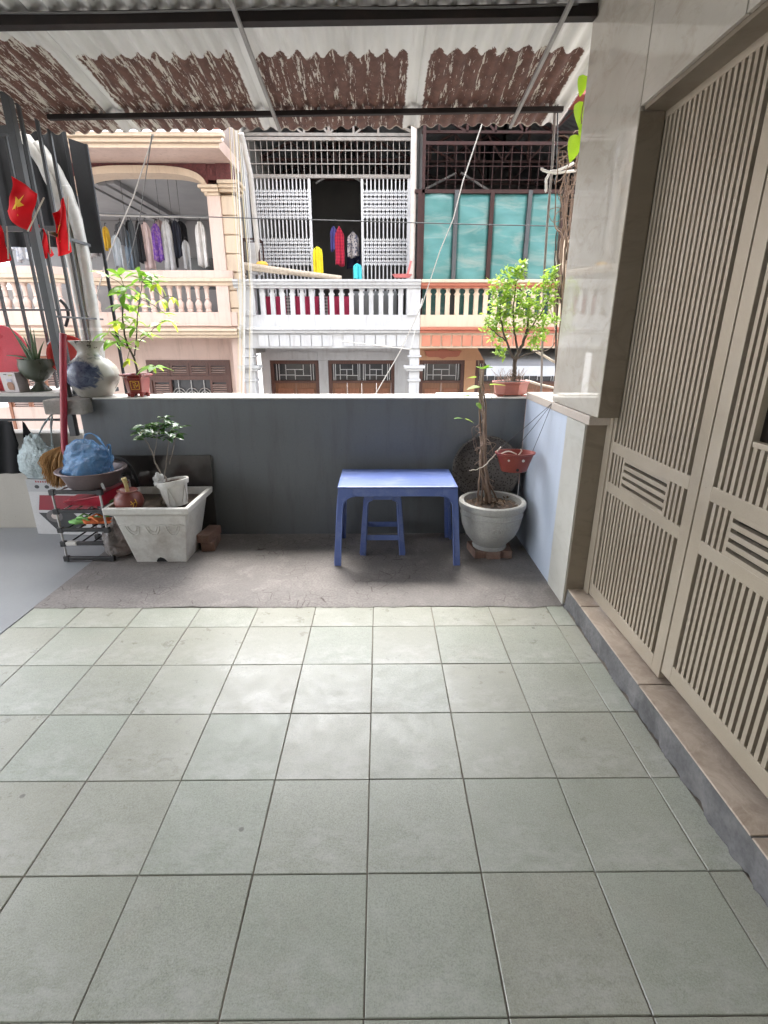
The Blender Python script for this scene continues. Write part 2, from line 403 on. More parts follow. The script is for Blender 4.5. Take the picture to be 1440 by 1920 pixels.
RUSTG = mat('rusty_grey_bar', (.27, .245, .22), .6, .2, 9, (.18, .10, .07), .5)

# ------------------------------------------------------------------ the setting
XR = .956                               # face of the right-hand wall
XL = -1.80                              # where the tiled strip ends on the left
g = MB(); g.add([(-120,-60,-2),(120,-60,-2),(120,160,-2),(-120,160,-2)], [(0,1,2,3)])
g.build('ground', mat('alley_concrete', (.20, .195, .19), .8, .2, .5, (.12, .11, .1), .4), kind='structure')
fl = empty('floor', (0, 0, -.006), kind='structure')
b = MB(); b.box((-4.6, -2.4, -1.99), (3.2, 3.56, -.0042)); b.build('slab', GROUT, fl)
# tiles, each one a piece with rounded edges
TW = .3; J = .0028
def tile_mesh(w, d, h=.008, e=.0016):
    m = MB(); w /= 2; d /= 2
    m.v = []; 
    bot = [(-w,-d,-h),(w,-d,-h),(w,d,-h),(-w,d,-h)]; mid = [(-w,-d,-e),(w,-d,-e),(w,d,-e),(-w,d,-e)]
    top = [(-w+e,-d+e,0),(w-e,-d+e,0),(w-e,d-e,0),(-w+e,d-e,0)]
    m.add(bot+mid+top, [(0,1,5,4),(1,2,6,5),(2,3,7,6),(3,0,4,7),(4,5,9,8),(5,6,10,9),(6,7,11,10),(7,4,8,11),(8,9,10,11)])
    return meshonly(m, 'tile', TILE)
CACHE = {}
xs = [-.036 + TW * k for k in range(-6, 4)]           # joints running away from the camera
xl = [XL] + [x for x in xs if x > XL + .05] + [XR + .004]
ys = [-2.34 + .0] + [.645 + TW * k for k in range(-9, 6)] + [2.333]
for i in range(len(xl) - 1):
    for j in range(len(ys) - 1):
        w, d = xl[i+1] - xl[i] - J - .0006 * (i % 2), ys[j+1] - ys[j] - J
        k = (round(w, 3), round(d, 3))
        if k not in CACHE: CACHE[k] = tile_mesh(w, d)
        M = Matrix.Translation(((xl[i]+xl[i+1])/2 + rnd(-.0008, .0008), (ys[j]+ys[j+1])/2 + rnd(-.0008, .0008), rnd(-.0012, .0006)))
        M = M @ Matrix.Rotation(rnd(-.0022, .0022), 4, 'Z') @ Matrix.Rotation(rnd(-.0018, .0018), 4, 'X') @ Matrix.Rotation(rnd(-.0018, .0018), 4, 'Y')
        piece('tile', CACHE[k], fl, M)
# rough screed strip along the parapet, its edge dragged unevenly over the last tiles
n = 150; m = MB(); vs = []
rag = [0]
for i in range(n + 1): rag.append(rag[-1] * .72 + rnd(-.006, .006))
for i in range(n + 1):
    x = XL + (XR - XL) * i / n; y0 = 2.331 + rag[i + 1] - .012 * math.exp(-((x + .25) / .12) ** 2) - .010 * math.exp(-((x - .75) / .2) ** 2)
    vs += [(x, y0, .0015), (x, y0 + .012, .0045 + rnd(0, .002)), (x, 2.6, .006 + rnd(-.001, .001)), (x, 3.36, .008)]
m.add(vs, [(4*i+k, 4*i+4+k, 4*i+5+k, 4*i+1+k) for i in range(n) for k in range(3)])
m.build('concrete_strip', ROUGH, smooth=60, kind='structure')
m = MB(); m.box((-4.6, -2.4, -.006), (XL - .002, 3.5, .003)); m.build('concrete_floor', SCONC, kind='structure')

# ------------------------------------------------------------------ parapet
pw = empty('parapet_wall', (-.45, 3.45, 0), 'low grey-blue painted parapet wall behind the blue plastic table', 'wall')
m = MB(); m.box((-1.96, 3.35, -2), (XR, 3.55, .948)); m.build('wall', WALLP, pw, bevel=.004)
m = MB(); m.box((-1.86, 3.346, .948), (XR + .16, 3.556, .958)); m.build('cap', CAPW, pw, bevel=.003)
cb = MB(); cb.box((-2.115, 3.235, .865), (-1.868, 3.56, .955)); cb.build('concrete_block', mat('raw_concrete', (.27, .25, .225), .85, .25, 8, (.42, .39, .35), .4, .1, .5, 40), bevel=.008,
      label='rough grey concrete block under the blue and white vase', cat='block')
sw = empty('side_parapet', (1.03, 2.9, 0), 'pale blue side parapet at the right, under the hanging red pot', 'wall')
m = MB(); m.box((XR, 2.585, -2), (1.12, 3.349, .948)); m.build('wall', WALLS, sw)
m = MB(); m.box((XR - .004, 2.342, -2), (1.12, 2.583, .948)); m.build('tile_strip', CLADL, sw, bevel=.002)
m = MB(); m.box((XR - .006, 2.30, .950), (1.13, 3.344, .992)); m.build('cap', mat('pinkish_cap_stone', (.52, .45, .39), .5, .1, 5, (.33, .28, .24), .4), sw, bevel=.003)
# ------------------------------------------------------------------ own house on the right
hw = empty('house_wall', (1.6, 0, 0), 'own house wall with polished beige stone cladding round the bronze gate', 'wall')
m = MB()
m.box((1.15, -2.4, -2), (3.2, 2.215, 3.9)); m.box((XR + .012, 2.232, .995), (1.148, 2.835, 3.9)); m.box((1.06, 2.348, -2), (1.148, 2.832, .94))
m.box((XR + .012, -2.4, 2.128), (1.148, 2.228, 3.9)); m.box((XR + .012, -2.4, -1.9), (1.148, .28, 2.124))
m.build('core_wall', mat('plaster', (.4, .37, .33), .8), hw)
m = MB(); m.box((-4.6, -2.6, -2), (3.2, -2.41, 3.2)); m.build('rear_wall', mat('cream_plaster', (.42, .385, .33), .8, .1, 3), hw)
m = MB(); m.box((-2.3, -8, 3.95), (9, 2.2, 8.5)); m.box((-9.5, -8, 4.6), (-2.31, 1.2, 8.5)); m.build('sky_blocker', mat('sky_blocker_plaster', (.45, .42, .37), .8, .1, 2), hw)  # unseen blocks added to hold sky light off the opposite fronts
def panel(y0, y1, z0, z1, mt=CLADB, name='cladding_panel'):
    m = MB(); m.box((XR - .003, y0 + .0012, z0 + .0012), (XR + .011, y1 - .0012, z1 - .0012)); return m.build(name, mt, hw, bevel=.0012)
panel(2.222, 2.838, .995, 2.93); panel(1.66, 2.219, 2.124, 2.93); panel(1.04, 1.656, 2.124, 2.93); panel(.42, 1.036, 2.124, 2.93)
panel(2.222, 2.838, 2.934, 3.5); panel(1.66, 2.219, 2.934, 3.5); panel(1.04, 1.656, 2.934, 3.5)
for a, c in ((-.35, .28), (-.98, -.354)):
    panel(a, c, .0, 1.06); panel(a, c, 1.064, 2.122)
m = MB(); m.box((XR + .0, 2.2195, .996), (1.047, 2.231, 2.111)); m.build('reveal_panel', CLADD, hw)
m = MB(); m.box((XR + .002, 2.330, .02), (1.10, 2.3405, .947)); m.build('reveal_panel', CLADD, hw)
m = MB(); m.box((XR + .012, .29, 2.112), (1.10, 2.218, 2.1268)); m.build('soffit_panel', CLADD, hw)
# door step
st = empty('door_step', (1.03, 1.4, 0), 'pink stone door step with a grey mortar edge below the gate', 'step')
for a, c in ((2.155, 2.335), (1.575, 2.151), (.965, 1.571), (.36, .961)):
    nx, ny = 6, 14; m = MB()
    m.box((.968, a + .001, .07), (1.16, c - .001, .1005)); m.build('step_tile', STEPT, st, bevel=.0025)
n = 220; vs = []; r1 = r2 = 0
for i in range(n + 1):
    y = .2 + 2.13 * i / n; r1 = r1 * .78 + rnd(-.0055, .0055); r2 = r2 * .6 + rnd(-.004, .004)
    vs += [(XR + .004 + r1, y, .0), (XR + .009 + r1 * .6, y, .015 + r2), (.9635 + r2 * .5, y, .055 + r2), (.967, y, .096), (1.05, y, .096), (1.05, y, -.01)]
m = MB(); m.add(vs, [(6*i+k, 6*i+6+k, 6*i+7+k, 6*i+1+k) for i in range(n) for k in range(5)] + [(0,1,2,3,4,5), tuple(6*n+k for k in (5,4,3,2,1,0))])
m.build('mortar_edge', MORTAR, st, smooth=40)

# ------------------------------------------------------------------ gate
XG = 1.05; T = .024
def gate_leaf(y0, y1, z0, z1, label, lock=False):
    """y1 is the far edge"""
    L = empty('gate_leaf', (XG, (y0+y1)/2, z0), label, 'gate', 'bronze gate leaves')
    s_far, s_near = .026, .055
    if lock: s_far, s_near = .058, .026
    zb, z_a, z_b, z_c, z_d, zt = z0 + .066, .656, .703, .838, .887, z1 - .062
    ya, yb = y0 + s_near, y1 - s_far
    def bx(n, a, c, d, e, x0=XG, x1=XG + T): m = MB(); m.box((x0, a, d), (x1, c, e)); return m.build(n, GATE, L, bevel=.002)
    bx('stile', y0, ya, z0, z1); bx('stile', yb, y1, z0, z1)
    for d, e in ((z0, zb), (z_a, z_b), (z_c, z_d), (zt, z1)): bx('rail', ya, yb, d, e)
    ns = 20; p = (yb - ya) / ns; sw_ = p * .53
    def slat_mesh(h): m = MB(); m.box((XG + .001, -sw_/2, 0), (XG + T - .002, sw_/2, h)); return meshonly(m, 'slat', GATE)
    me_lo, me_mid, me_up = slat_mesh(z_a - zb), slat_mesh(z_c - z_b), slat_mesh(zt - z_d)
    zl0, zl1 = 1.055, 1.33
    cut = [5, 6, 7, 8, 9] if lock else []
    for i in range(1, ns):
        y = yb - i * p
        piece('slat', me_lo, L, Matrix.Translation((0, y, zb)))
        if i <= 4 or i >= ns - 4: piece('slat', me_mid, L, Matrix.Translation((0, y, z_b)))
        if i in cut:
            piece('slat', slat_mesh(zl0 - .016 - z_d), L, Matrix.Translation((0, y, z_d))); piece('slat', slat_mesh(zt - zl1 - .016), L, Matrix.Translation((0, y, zl1 + .016)))
        else: piece('slat', me_up, L, Matrix.Translation((0, y, z_d)))
    if lock:
        a, c = yb - 9.5 * p, yb - 4.4 * p
        bx('lock_rail', a, c, zl0 - .016, zl0, XG + .0005, XG + T - .0025); bx('lock_rail', a, c, zl1, zl1 + .016, XG + .0005, XG + T - .0025)
        m = MB(); m.box((XG + T + .004, a + .01, zl0), (XG + T + .03, c - .02, zl1)); m.build('lock_box', mat('lock_box_paint', (.30, .29, .22), .5), L, bevel=.003)
    h = (z_c - z_b); yl, yr = yb - 4 * p + sw_/2 - .001, yb - (ns-4) * p - sw_/2 + .001
    ml = MB(); ml.box((XG + .001, -(yl-yr)/2 + sw_ - .001, -h * .065), (XG + T - .004, (yl-yr)/2 - sw_ + .001, h * .065)); ml = meshonly(ml, 'louvre', GATE)
    for k in range(5):
        piece('louvre', ml, L, Matrix.Translation((0, (yl+yr)/2, z_b + h * (.045 + .228 * k))))
    m = MB(); m.box((XG + .034, ya - .02, zb - .02), (XG + .038, yb + .015, zt + .02)); m.build('backing_sheet', GATEB, L)
    return L
gate_leaf(1.594, 2.266, .112, 2.150, 'far leaf of the bronze slatted gate, next to the stone pillar')
gate_leaf(.938, 1.586, .148, 2.150, 'near leaf of the bronze slatted gate with the lock opening', True)
gate_leaf(.292, .930, .148, 2.150, 'nearest leaf of the bronze slatted gate, cut off by the right edge')
gf = MB(); gf.box((1.046, 2.270, .103), (1.09, 2.326, 2.11)); gf.build('gate_post', GATE, hw, bevel=.002)

# ------------------------------------------------------------------ corrugated roof
TILT = .016
rf = empty('veranda_roof', (0, 3.8, 2.550), 'corrugated metal veranda roof with peeling brown and white paint', 'roof')
def roofz(x, y): return 2.556 + .12 * (3.8 - y) + TILT * (x + .3)
for k, (a, c) in enumerate(((-3.6, -1.525), (-1.545, -.655), (-.675, .215), (.195, 1.135))):
    nx = int((c - a) / .087 * 10); lift = .004 * (k % 2)
    def fn(u, v, a=a, c=c, lift=lift):
        x = a + (c - a) * u; y = 3.8 - 1.42 * v + (.006 * math.sin(9 * x) if v == 0 else 0)
        s = math.sin(2 * PI * x / .087); s = math.copysign(abs(s) ** .75, s)
        return (x, y, roofz(x, y) + .0095 * s + lift + .012)
    m = MB(); m.grid(fn, nx, 10); m.build('roof_sheet', ROOFM, rf, smooth=50, solid=.0025)
m = MB(); m.bar((-1.93, 3.56, roofz(-1.9, 3.56) - .021), (1.075, 3.56, roofz(1.07, 3.56) - .021), .030, .025); m.build('purlin', STEELD, rf, bevel=.002)
m = MB(); m.bar((-3.6, 2.80, roofz(-3.6, 2.8) - .026), (XR - .008, 2.80, roofz(.94, 2.8) - .026), .05, .046); m.build('main_beam', STEELD, rf, bevel=.002)
for x in (-.605, .80):
    m = MB(); m.bar((x, 2.55, roofz(x, 2.55) - .062), (x, 3.68, roofz(x, 3.68) - .050), .018, .018); m.build('strut', mat('dull_strut_steel', (.26, .25, .235), .5, .2, 10, (.13, .10, .08), .4), rf, bevel=.002)
for x in (-1.2, -.35, .15, .62, -1.62, .98):
    m = MB(); m.tube([(x, 3.56, roofz(x, 3.56) - .012), (x, 3.56, roofz(x, 3.56) + .006)], .011, 8); m.build('bolt', STEELL, rf)
m = MB(); m.tube([(-2.5 + .28 * i, 2.772, roofz(-2.5 + .28 * i, 2.8) - .012 + rnd(-.004, .004)) for i in range(13)], .0045, 6); m.build('cable', mat('grey_cable', (.18, .175, .17), .5), rf, smooth=60)
# higher roof that covers the rest of the veranda
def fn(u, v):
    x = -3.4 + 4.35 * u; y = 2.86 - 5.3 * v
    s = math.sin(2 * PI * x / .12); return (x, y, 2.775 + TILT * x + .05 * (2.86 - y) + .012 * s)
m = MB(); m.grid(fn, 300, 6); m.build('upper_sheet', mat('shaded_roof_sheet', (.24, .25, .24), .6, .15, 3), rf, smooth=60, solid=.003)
for y in (1.3, -.4, -2.1):
    m = MB(); m.box((-3.4, y, 2.66), (.96, y + .05, 2.735)); m.build('main_beam', STEELD, rf)
# ------------------------------------------------------------------ houses across the alley
YB = 10.0
def X10(x, y=560, Y=YB): return at(x, y, Y).x
def Z10(y, x=620, Y=YB): return at(x, y, Y).z
def bxp(name, mt, par, a, c, bevel=0):
    m = MB(); m.box(a, c); return m.build(name, mt, par, bevel=bevel)
def garment(name, x0, x1, z0, z1, y, mt, label, cat='shirt', sh=.25, ripple=.03, group=None, fan=1.0):
    """cloth on a hanger: sloped shoulders, folds, real thickness"""
    root = empty(name, ((x0+x1)/2, y, z0), label, cat, group)
    ph = rnd(0, 6); w = (x1 - x0) / 2; cx = (x0 + x1) / 2; h = z1 - z0
    def fn(u, v):
        t = v; wid = w * (sh + (1 - sh) * min(1, (t / .16)) ** .7) * (1 + (fan - 1) * t)
        x = cx + (u * 2 - 1) * wid; drop = abs(u * 2 - 1) ** 1.5 * .10 * min(1, h) * (1 - t)
        z = z1 - h * t - drop + (.02 * math.sin(u * 5 + ph) if t > .95 else 0)
        yy = y + ripple * math.sin(u * 9 + ph + 1.5 * t) * (.25 + t) + ripple * .5 * math.sin(u * 21 + ph * 2)
        return (x, yy, z)
    m = MB(); m.grid(fn, 14, 12); m.build('cloth', mt, root, smooth=80, solid=.012)
    hk = MB(); hk.tube([(cx - w * .55, y, z1 - .05), (cx, y, z1 + .0), (cx, y, z1 + .035), (cx + .015, y, z1 + .055), (cx + .03, y, z1 + .04)], .006, 5); hk.build('hanger', BLACKM, root)
    return root

# ---- white house -------------------------------------------------
wh = empty('white_house', (-.95, 10.6, -2), 'white town house with a baluster balcony and folding white gates, in the middle', 'house')
XA, XB = -2.58, .745
zcap1, zcap0, zb1, zb0, zs1, zs0, zund = 2.29, 2.15, 2.12, 1.70, 1.50, 1.36, 1.115
bxp('balcony_slab', WHITEM, wh, (XA, YB + .03, zund), (XB, 11.6, zs1 - .004))
bxp('cornice', WHITEM, wh, (XA - .04, YB - .03, 1.385), (XB, YB + .028, 1.43), .006)
bxp('cornice', WHITEM, wh, (XA - .04, YB - .06, 1.432), (XB, YB + .028, 1.50), .012)
bal = bxp('balcony', WHITEM, wh, (XA, YB, zs1), (XB, YB + .16, zb0), .006)
bxp('pedestal', WHITEM, bal, (XA, YB - .004, zb0), (XA + .30, YB + .17, zcap0), .004)
bxp('pedestal', WHITEM, bal, (XB - .25, YB - .004, zb0), (XB, YB + .17, zcap0), .004)
for px in (XA + .15, XB - .125):
    m = MB(); m.xz([(px - .13, 1.69), (px + .13, 1.69), (px, 1.80)], YB - .035, YB - .003); m.build('triangle_moulding', WHITEM, bal)
m = MB(); m.yz([(YB + .2, zcap0), (YB - .03, zcap0), (YB - .03, 2.18), (YB - .07, 2.205), (YB - .07, 2.245), (YB - .10, 2.255), (YB - .10, zcap1), (YB + .2, zcap1)], XA - .05, XB - .002)
m.build('cap_rail', WHITEM, bal)
def flat_baluster(h, wd):
    p = [(.5,0),(.5,.74),(.68,.76),(.68,.80),(.42,.83),(.34,.88),(.40,.94),(.80,1)]
    poly = [(a * wd, z * h) for a, z in p] + [(-a * wd, z * h) for a, z in reversed(p)]
    m = MB(); m.xz(poly, 0, .07); return m
fb = meshonly(flat_baluster(zcap0 - zb0 + .002, .082), 'baluster', WHITEM)
for k in range(15): piece('baluster', fb, bal, Matrix.Translation((X10(491.7 + 18.55 * k), YB + .03, zb0 - .001)))
for k in range(15):
    if k == 7: continue
    x = X10(484.5 + 20.0 * k, 637)
    if x + .185 > XB - .1: break
    bxp('facing_tile', WHITEM, wh, (x, YB + .004, 1.148), (x + .182, YB + .032, 1.352), .004)
# ground floor
yw = 11.5
m = MB()
for a, c in ((XA, -2.40), (-1.335, -1.13), (.325, XB)): m.box((a, yw, -2), (c, yw + .2, .83))
m.box((XA, yw, .832), (XB, yw + .2, 1.11)); m.build('wall', WHITEM, wh)
for a, c in ((-2.36, -1.37), (-1.10, .30)):
    m = MB(); m.xz([(a - .02, .86), (c + .02, .86), (c + .02, 1.0), ((a+c)/2 + .13, 1.0), ((a+c)/2 + .13, 1.025), ((a+c)/2 - .13, 1.025), ((a+c)/2 - .13, 1.0), (a - .02, 1.0)], yw - .03, yw - .002)
    m.build('lintel_moulding', WHITEM, wh)
def door(par, a, c, zt, ztr, y, n, deco=True):
    d = MB(); f = .075
    d.box((a, y, -2), (a + f, y + .12, zt)); d.box((c - f, y, -2), (c, y + .12, zt)); d.box((a + f, y, zt - f), (c - f, y + .12, zt)); d.box((a + f, y, ztr - .05), (c - f, y + .12, ztr))
    D = d.build('door', WOODD, par)
    bxp('pane', GLASSD, D, (a + f, y + .07, ztr), (c - f, y + .08, zt - f))
    # white window grille in a broken-square pattern
    w, h = c - a - 2 * f, zt - f - ztr; g_ = MB(); x0, z0 = a + f, ztr; t = .011
    def s(x1, z1, x2, z2): g_.bar((x0 + x1 * w, y + .045, z0 + z1 * h), (x0 + x2 * w, y + .045, z0 + z2 * h), t * 1.4, .012, (0, 1, 0))
    for u in range(n):
        q = 1.0 / n
        for fx in (.06, .12, .88, .94): s((u + fx) * q, 0, (u + fx) * q, 1)
        s((u + .28) * q, .05, (u + .28) * q, .95); s((u + .12) * q, .33, (u + .5) * q, .33); s((u + .28) * q, .66, (u + .7) * q, .66); s((u + .5) * q, .05, (u + .5) * q, .66); s((u + .7) * q, .3, (u + .7) * q, .95); s((u + .5) * q, .3, (u + .88) * q, .3)
    g_.build('transom_grille', GATEW, D)
    m2 = 2 * n
    for u in range(m2):
        p0 = a + f + (c - a - 2 * f) * u / m2; p1 = a + f + (c - a - 2 * f) * (u + 1) / m2
        bxp('door_panel', WOODM, D, (p0 + .003, y + .05, -2), (p1 - .003, y + .09, ztr - .052))
        bxp('raised_panel', WOODO, D, (p0 + .055, y + .035, -.6), (p1 - .055, y + .049, ztr - .17), .012)
    return D
door(wh, -2.40, -1.335, .83, .40, yw + .03, 1); door(wh, -1.13, .325, .83, .40, yw + .03, 2)
for x in (X10(467, 700), X10(777, 700)):
    c = MB(); c.box((x - .10, YB + .06, -2), (x + .10, YB + .28, .50)); c.box((x - .125, YB + .04, .50), (x + .125, YB + .3, .545)); c.box((x - .10, YB + .06, .545), (x + .10, YB + .28, .70))
    c.box((x - .16, YB + .0, .70), (x + .16, YB + .34, .745)); c.box((x - .20, YB - .03, .746), (x + .20, YB + .36, .80)); c.box((x - .09, YB + .07, .80), (x + .09, YB + .27, .95)); c.box((x - .13, YB + .04, .95), (x + .13, YB + .3, .985)); c.box((x - .10, YB + .06, .985), (x + .10, YB + .28, 1.113))
    c.build('column', WHITEM, wh, bevel=.008)
# upper floor room
YU = 10.9
zg1 = at(620, 331, YU).z; zg2 = at(620, 261, YU).z
xl0, xl1, xr0, xr1 = at(474, 420, YU).x, at(585, 420, YU).x, at(677, 420, YU).x, at(766, 420, YU).x
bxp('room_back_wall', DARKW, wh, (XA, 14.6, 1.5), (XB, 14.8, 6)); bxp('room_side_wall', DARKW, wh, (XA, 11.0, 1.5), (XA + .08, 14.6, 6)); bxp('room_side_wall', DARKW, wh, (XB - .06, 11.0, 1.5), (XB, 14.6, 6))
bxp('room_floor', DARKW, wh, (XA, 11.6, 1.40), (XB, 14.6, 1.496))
bxp('party_wall', mat('grey_party_wall', (.30, .285, .265), .85, .2, 2, (.18, .16, .14), .5), wh, (-2.74, 10.55, 1.0), (-2.47, 14.9, 6.2))
xm = (XA + XB) / 2
for sgn in (-1, 1):
    m = MB(); m.grid(lambda u, v: (xm + sgn * (1.75 * u + .0), 10.75 + 4.0 * v, 5.62 - .72 * u + .018 * math.sin(v * 150)), 2, 100); m.build('inner_roof_sheet', mat('grey_zinc', (.17, .175, .18), .55, .15, 4), wh, smooth=60, solid=.004)
for y in (11.0, 12.4, 13.8):
    m = MB(); m.bar((XA + .1, y, 4.80), (XB - .1, y, 4.80), .05); m.bar((XA + .1, y, 4.82), (xm, y, 5.54), .05); m.bar((XB - .1, y, 4.82), (xm, y, 5.54), .05); m.bar((xm, y, 4.8), (xm, y, 5.5), .045)
    for q in (.45, .9): m.bar((xm - q, y, 4.82), (xm - q, y, 5.5 - .43 * q), .035); m.bar((xm + q, y, 4.82), (xm + q, y, 5.5 - .43 * q), .035)
    m.bar((xm, y, 4.8), (xm - .45, y, 5.3), .035); m.bar((xm, y, 4.8), (xm + .45, y, 5.3), .035); m.bar((xm - .45, y, 4.8), (xm - .9, y, 5.1), .03); m.bar((xm + .45, y, 4.8), (xm + .9, y, 5.1), .03)
    m.build('roof_truss', [RUSTG, TRED, TRED][int((y - 11) / 1.4)], wh)
for a, c in (((592, 344), (612, 332)), ((664, 333), (688, 347))):
    m = MB(); m.bar(at(*a, 13.2), at(*c, 13.2), .05, .03); m.build('painted_light_slit', GATEW, wh)  # bright glints under the roof, imitated by white bars
for xx in (xl0 - .09, xr1 + .02):
    bxp('gate_post', GATEW, wh, (xx, YU - .05, 1.5), (xx + .06, YU + .02, zg2 + .03))
gr = MB(); gr.bar((xl0 - .03, YU, zg2), (xr1 + .02, YU, zg2), .05); gr.bar((xl0 - .03, YU, zg1), (xr1 + .02, YU, zg1), .055); G = gr.build('window_grille', RUSTG, wh)
nb = 27; gv = MB(); gv.bar((0, 0, 0), (0, 0, zg2 - zg1), .012); gv = meshonly(gv, 'grille_bar', RUSTG)
for k in range(nb): piece('grille_bar', gv, G, Matrix.Translation((xl0 + (xr1 - xl0) * (k + .3) / nb, YU + .01, zg1)))
for q in (.34, .70): bxp('grille_rail', RUSTG, G, (xl0 - .03, YU - .012, zg1 + (zg2 - zg1) * q - .008), (xr1 + .02, YU + .002, zg1 + (zg2 - zg1) * q + .008))
def folding_gate(x0, x1, label, n):
    R = empty('folding_gate', ((x0+x1)/2, YU, 1.5), label, 'gate', 'white folding gates')
    hb = zg1 - 1.52; p = (x1 - x0) / n
    bm_ = MB(); bm_.box((-.011, 0, 0), (.011, .03, hb)); me = meshonly(bm_, 'vertical_bar', GATEW)
    for k in range(n + 1): piece('vertical_bar', me, R, Matrix.Translation((x0 + p * k, YU, 1.51)))
    lat = MB(); rows = []
    z = zg1 - .36
    def band(ztop, cnt, hh):
        for r in range(cnt):
            for k in range(n):
                xa = x0 + p * k; z1 = ztop - hh * r
                for s_ in (0, 1):
                    a = (xa, YU - .012, z1 - hh * s_ * .0); 
                lat.bar((xa, YU - .008, z1), (xa + p / 2, YU - .008, z1 - hh / 2), .026, .006, (0, 1, 0)); lat.bar((xa + p, YU - .008, z1), (xa + p / 2, YU - .008, z1 - hh / 2), .026, .006, (0, 1, 0))
                lat.bar((xa, YU - .008, z1 - hh), (xa + p / 2, YU - .008, z1 - hh / 2), .026, .006, (0, 1, 0)); lat.bar((xa + p, YU - .008, z1 - hh), (xa + p / 2, YU - .008, z1 - hh / 2), .026, .006, (0, 1, 0))
    h1 = (at(620, 356, YU).z - at(620, 410, YU).z) / 3.5
    band(at(620, 355, YU).z, 4, h1 * .9); band(at(620, 446, YU).z, 4, h1 * .9)
    lat.build('lattice', GATEW, R, kind='stuff')
    for zz in (zg1 - .03, 1.55): bxp('track_rail', GATEW, R, (x0 - .01, YU - .004, zz), (x1 + .01, YU + .034, zz + .03))
    bxp('end_stile', GATEW, R, (x0 - .035, YU - .01, 1.51), (x0 - .002, YU + .035, zg1)); bxp('end_stile', GATEW, R, (x1 + .002, YU - .01, 1.51), (x1 + .04, YU + .035, zg1))
folding_gate(xl0 + .06, xl1 - .04, 'left white folding lattice gate above the balcony, beside the yellow shirt', 14)
folding_gate(xr0 + .04, xr1 - .02, 'right white folding lattice gate above the balcony, beside the round post', 11)
p0, p1 = at(772, 525, YB + .3), at(776, 238, YB + .3)
m = MB(); m.tube([p0, p0.lerp(p1, .5) + Vector((.01, 0, 0)), p1 + Vector((0, 0, .3))], .052, 12); m.build('post', mat('peeling_post', (.55, .49, .44), .7, .1, 7, (.33, .25, .2), .5), wh, smooth=60)
# things on the white balcony
pc = MB(); pc.grid(lambda u, v: (X10(484) + (X10(657) - X10(484)) * u, YB + .34 + .015 * math.sin(u * 40), 1.505 + .53 * (1 - v)), 60, 2)
pc.build('hanging_sheet', m_cloth('pink_sheet', (.62, .06, .14)), solid=.01, label='bright pink sheet behind the white balusters', cat='sheet')
for x in (536, 600, 606):
    m = MB(); xx = X10(x); m.box((xx - .05, YB + .29, 1.52), (xx + .05, YB + .31, 2.03)); m.build('lace_trim', m_cloth('lace_check', (.55, .5, .5), 'check', (.03, .03, .03)), label={536: 'checked lace strip near the left end of the pink sheet', 600: 'left of two checked strips in the middle of the pink sheet', 606: 'right of two checked strips in the middle of the pink sheet'}[x], cat='trim')
bxp('storage_board', mat('grey_board', (.24, .245, .24), .7, .1, 3), None, (X10(659), YB + .4, 1.505), (X10(745), YB + .44, 2.13)); 
tag(bpy.data.objects['storage_board'], 'grey board leaning behind the right half of the white balusters', 'board')
m = MB(); m.tube([at(452, 497, YB - .02), at(560, 512, YB - .02), at(640, 522, YB - .02)], [.055, .05, .045], 8); m.tube([at(455, 503, YB - .04), at(540, 513, YB - .04)], .03, 6)
m.build('bamboo_pole', m_wood('grey_bamboo', (.30, .24, .18), (.45, .38, .30), .7), smooth=50, label='thick grey bamboo pole lying on the left end of the white balcony rail', cat='pole')
fr = MB(); a, c = at(455, 448, YB + .1), at(488, 500, YB + .1)
for xx in (a.x, c.x):
    for yy in (YB + .1, YB + .45): fr.bar((xx, yy, c.z - .05), (xx, yy, a.z), .025)
for yy in (YB + .1, YB + .45): fr.bar((a.x, yy, a.z), (c.x, yy, a.z), .025)
for xx in (a.x, c.x): fr.bar((xx, YB + .1, a.z), (xx, YB + .45, a.z), .025)
fr.build('metal_rack', TRED, label='small rusty metal frame at the left end of the white balcony', cat='rack')
m = MB(); m.box(at(466, 455, YB + .3), at(486, 515, YB + .28)); m.build('plastic_board', GATEW, bevel=.01, label='white plastic board standing inside the small rusty frame', cat='board')
m = MB(); c = at(491, 497, YB + .12); m.lathe([(0, -.05), (.06, -.04), (.085, 0), (.06, .05), (0, .07)], c, 12, 1.4); m.build('yellow_cloth_bundle', m_cloth('yellow_bundle', (.75, .42, .07)), smooth=80, label='small yellow bundle on the bamboo pole', cat='bundle')
m = MB(); q = at(754, 519, YB + .05)
m.lathe([(.12, 0), (.16, .05), (.17, .06)], q + Vector((0, 0, -.02)), 14, 1.1, .6); m.tube([q + Vector((.1, 0, .04)), q + Vector((.16, 0, .26))], .02, 6); m.build('red_dustpan', mat('faded_red_plastic', (.55, .16, .15), .5), smooth=50, label='faded red dustpan at the right end of the white balcony rail', cat='dustpan')

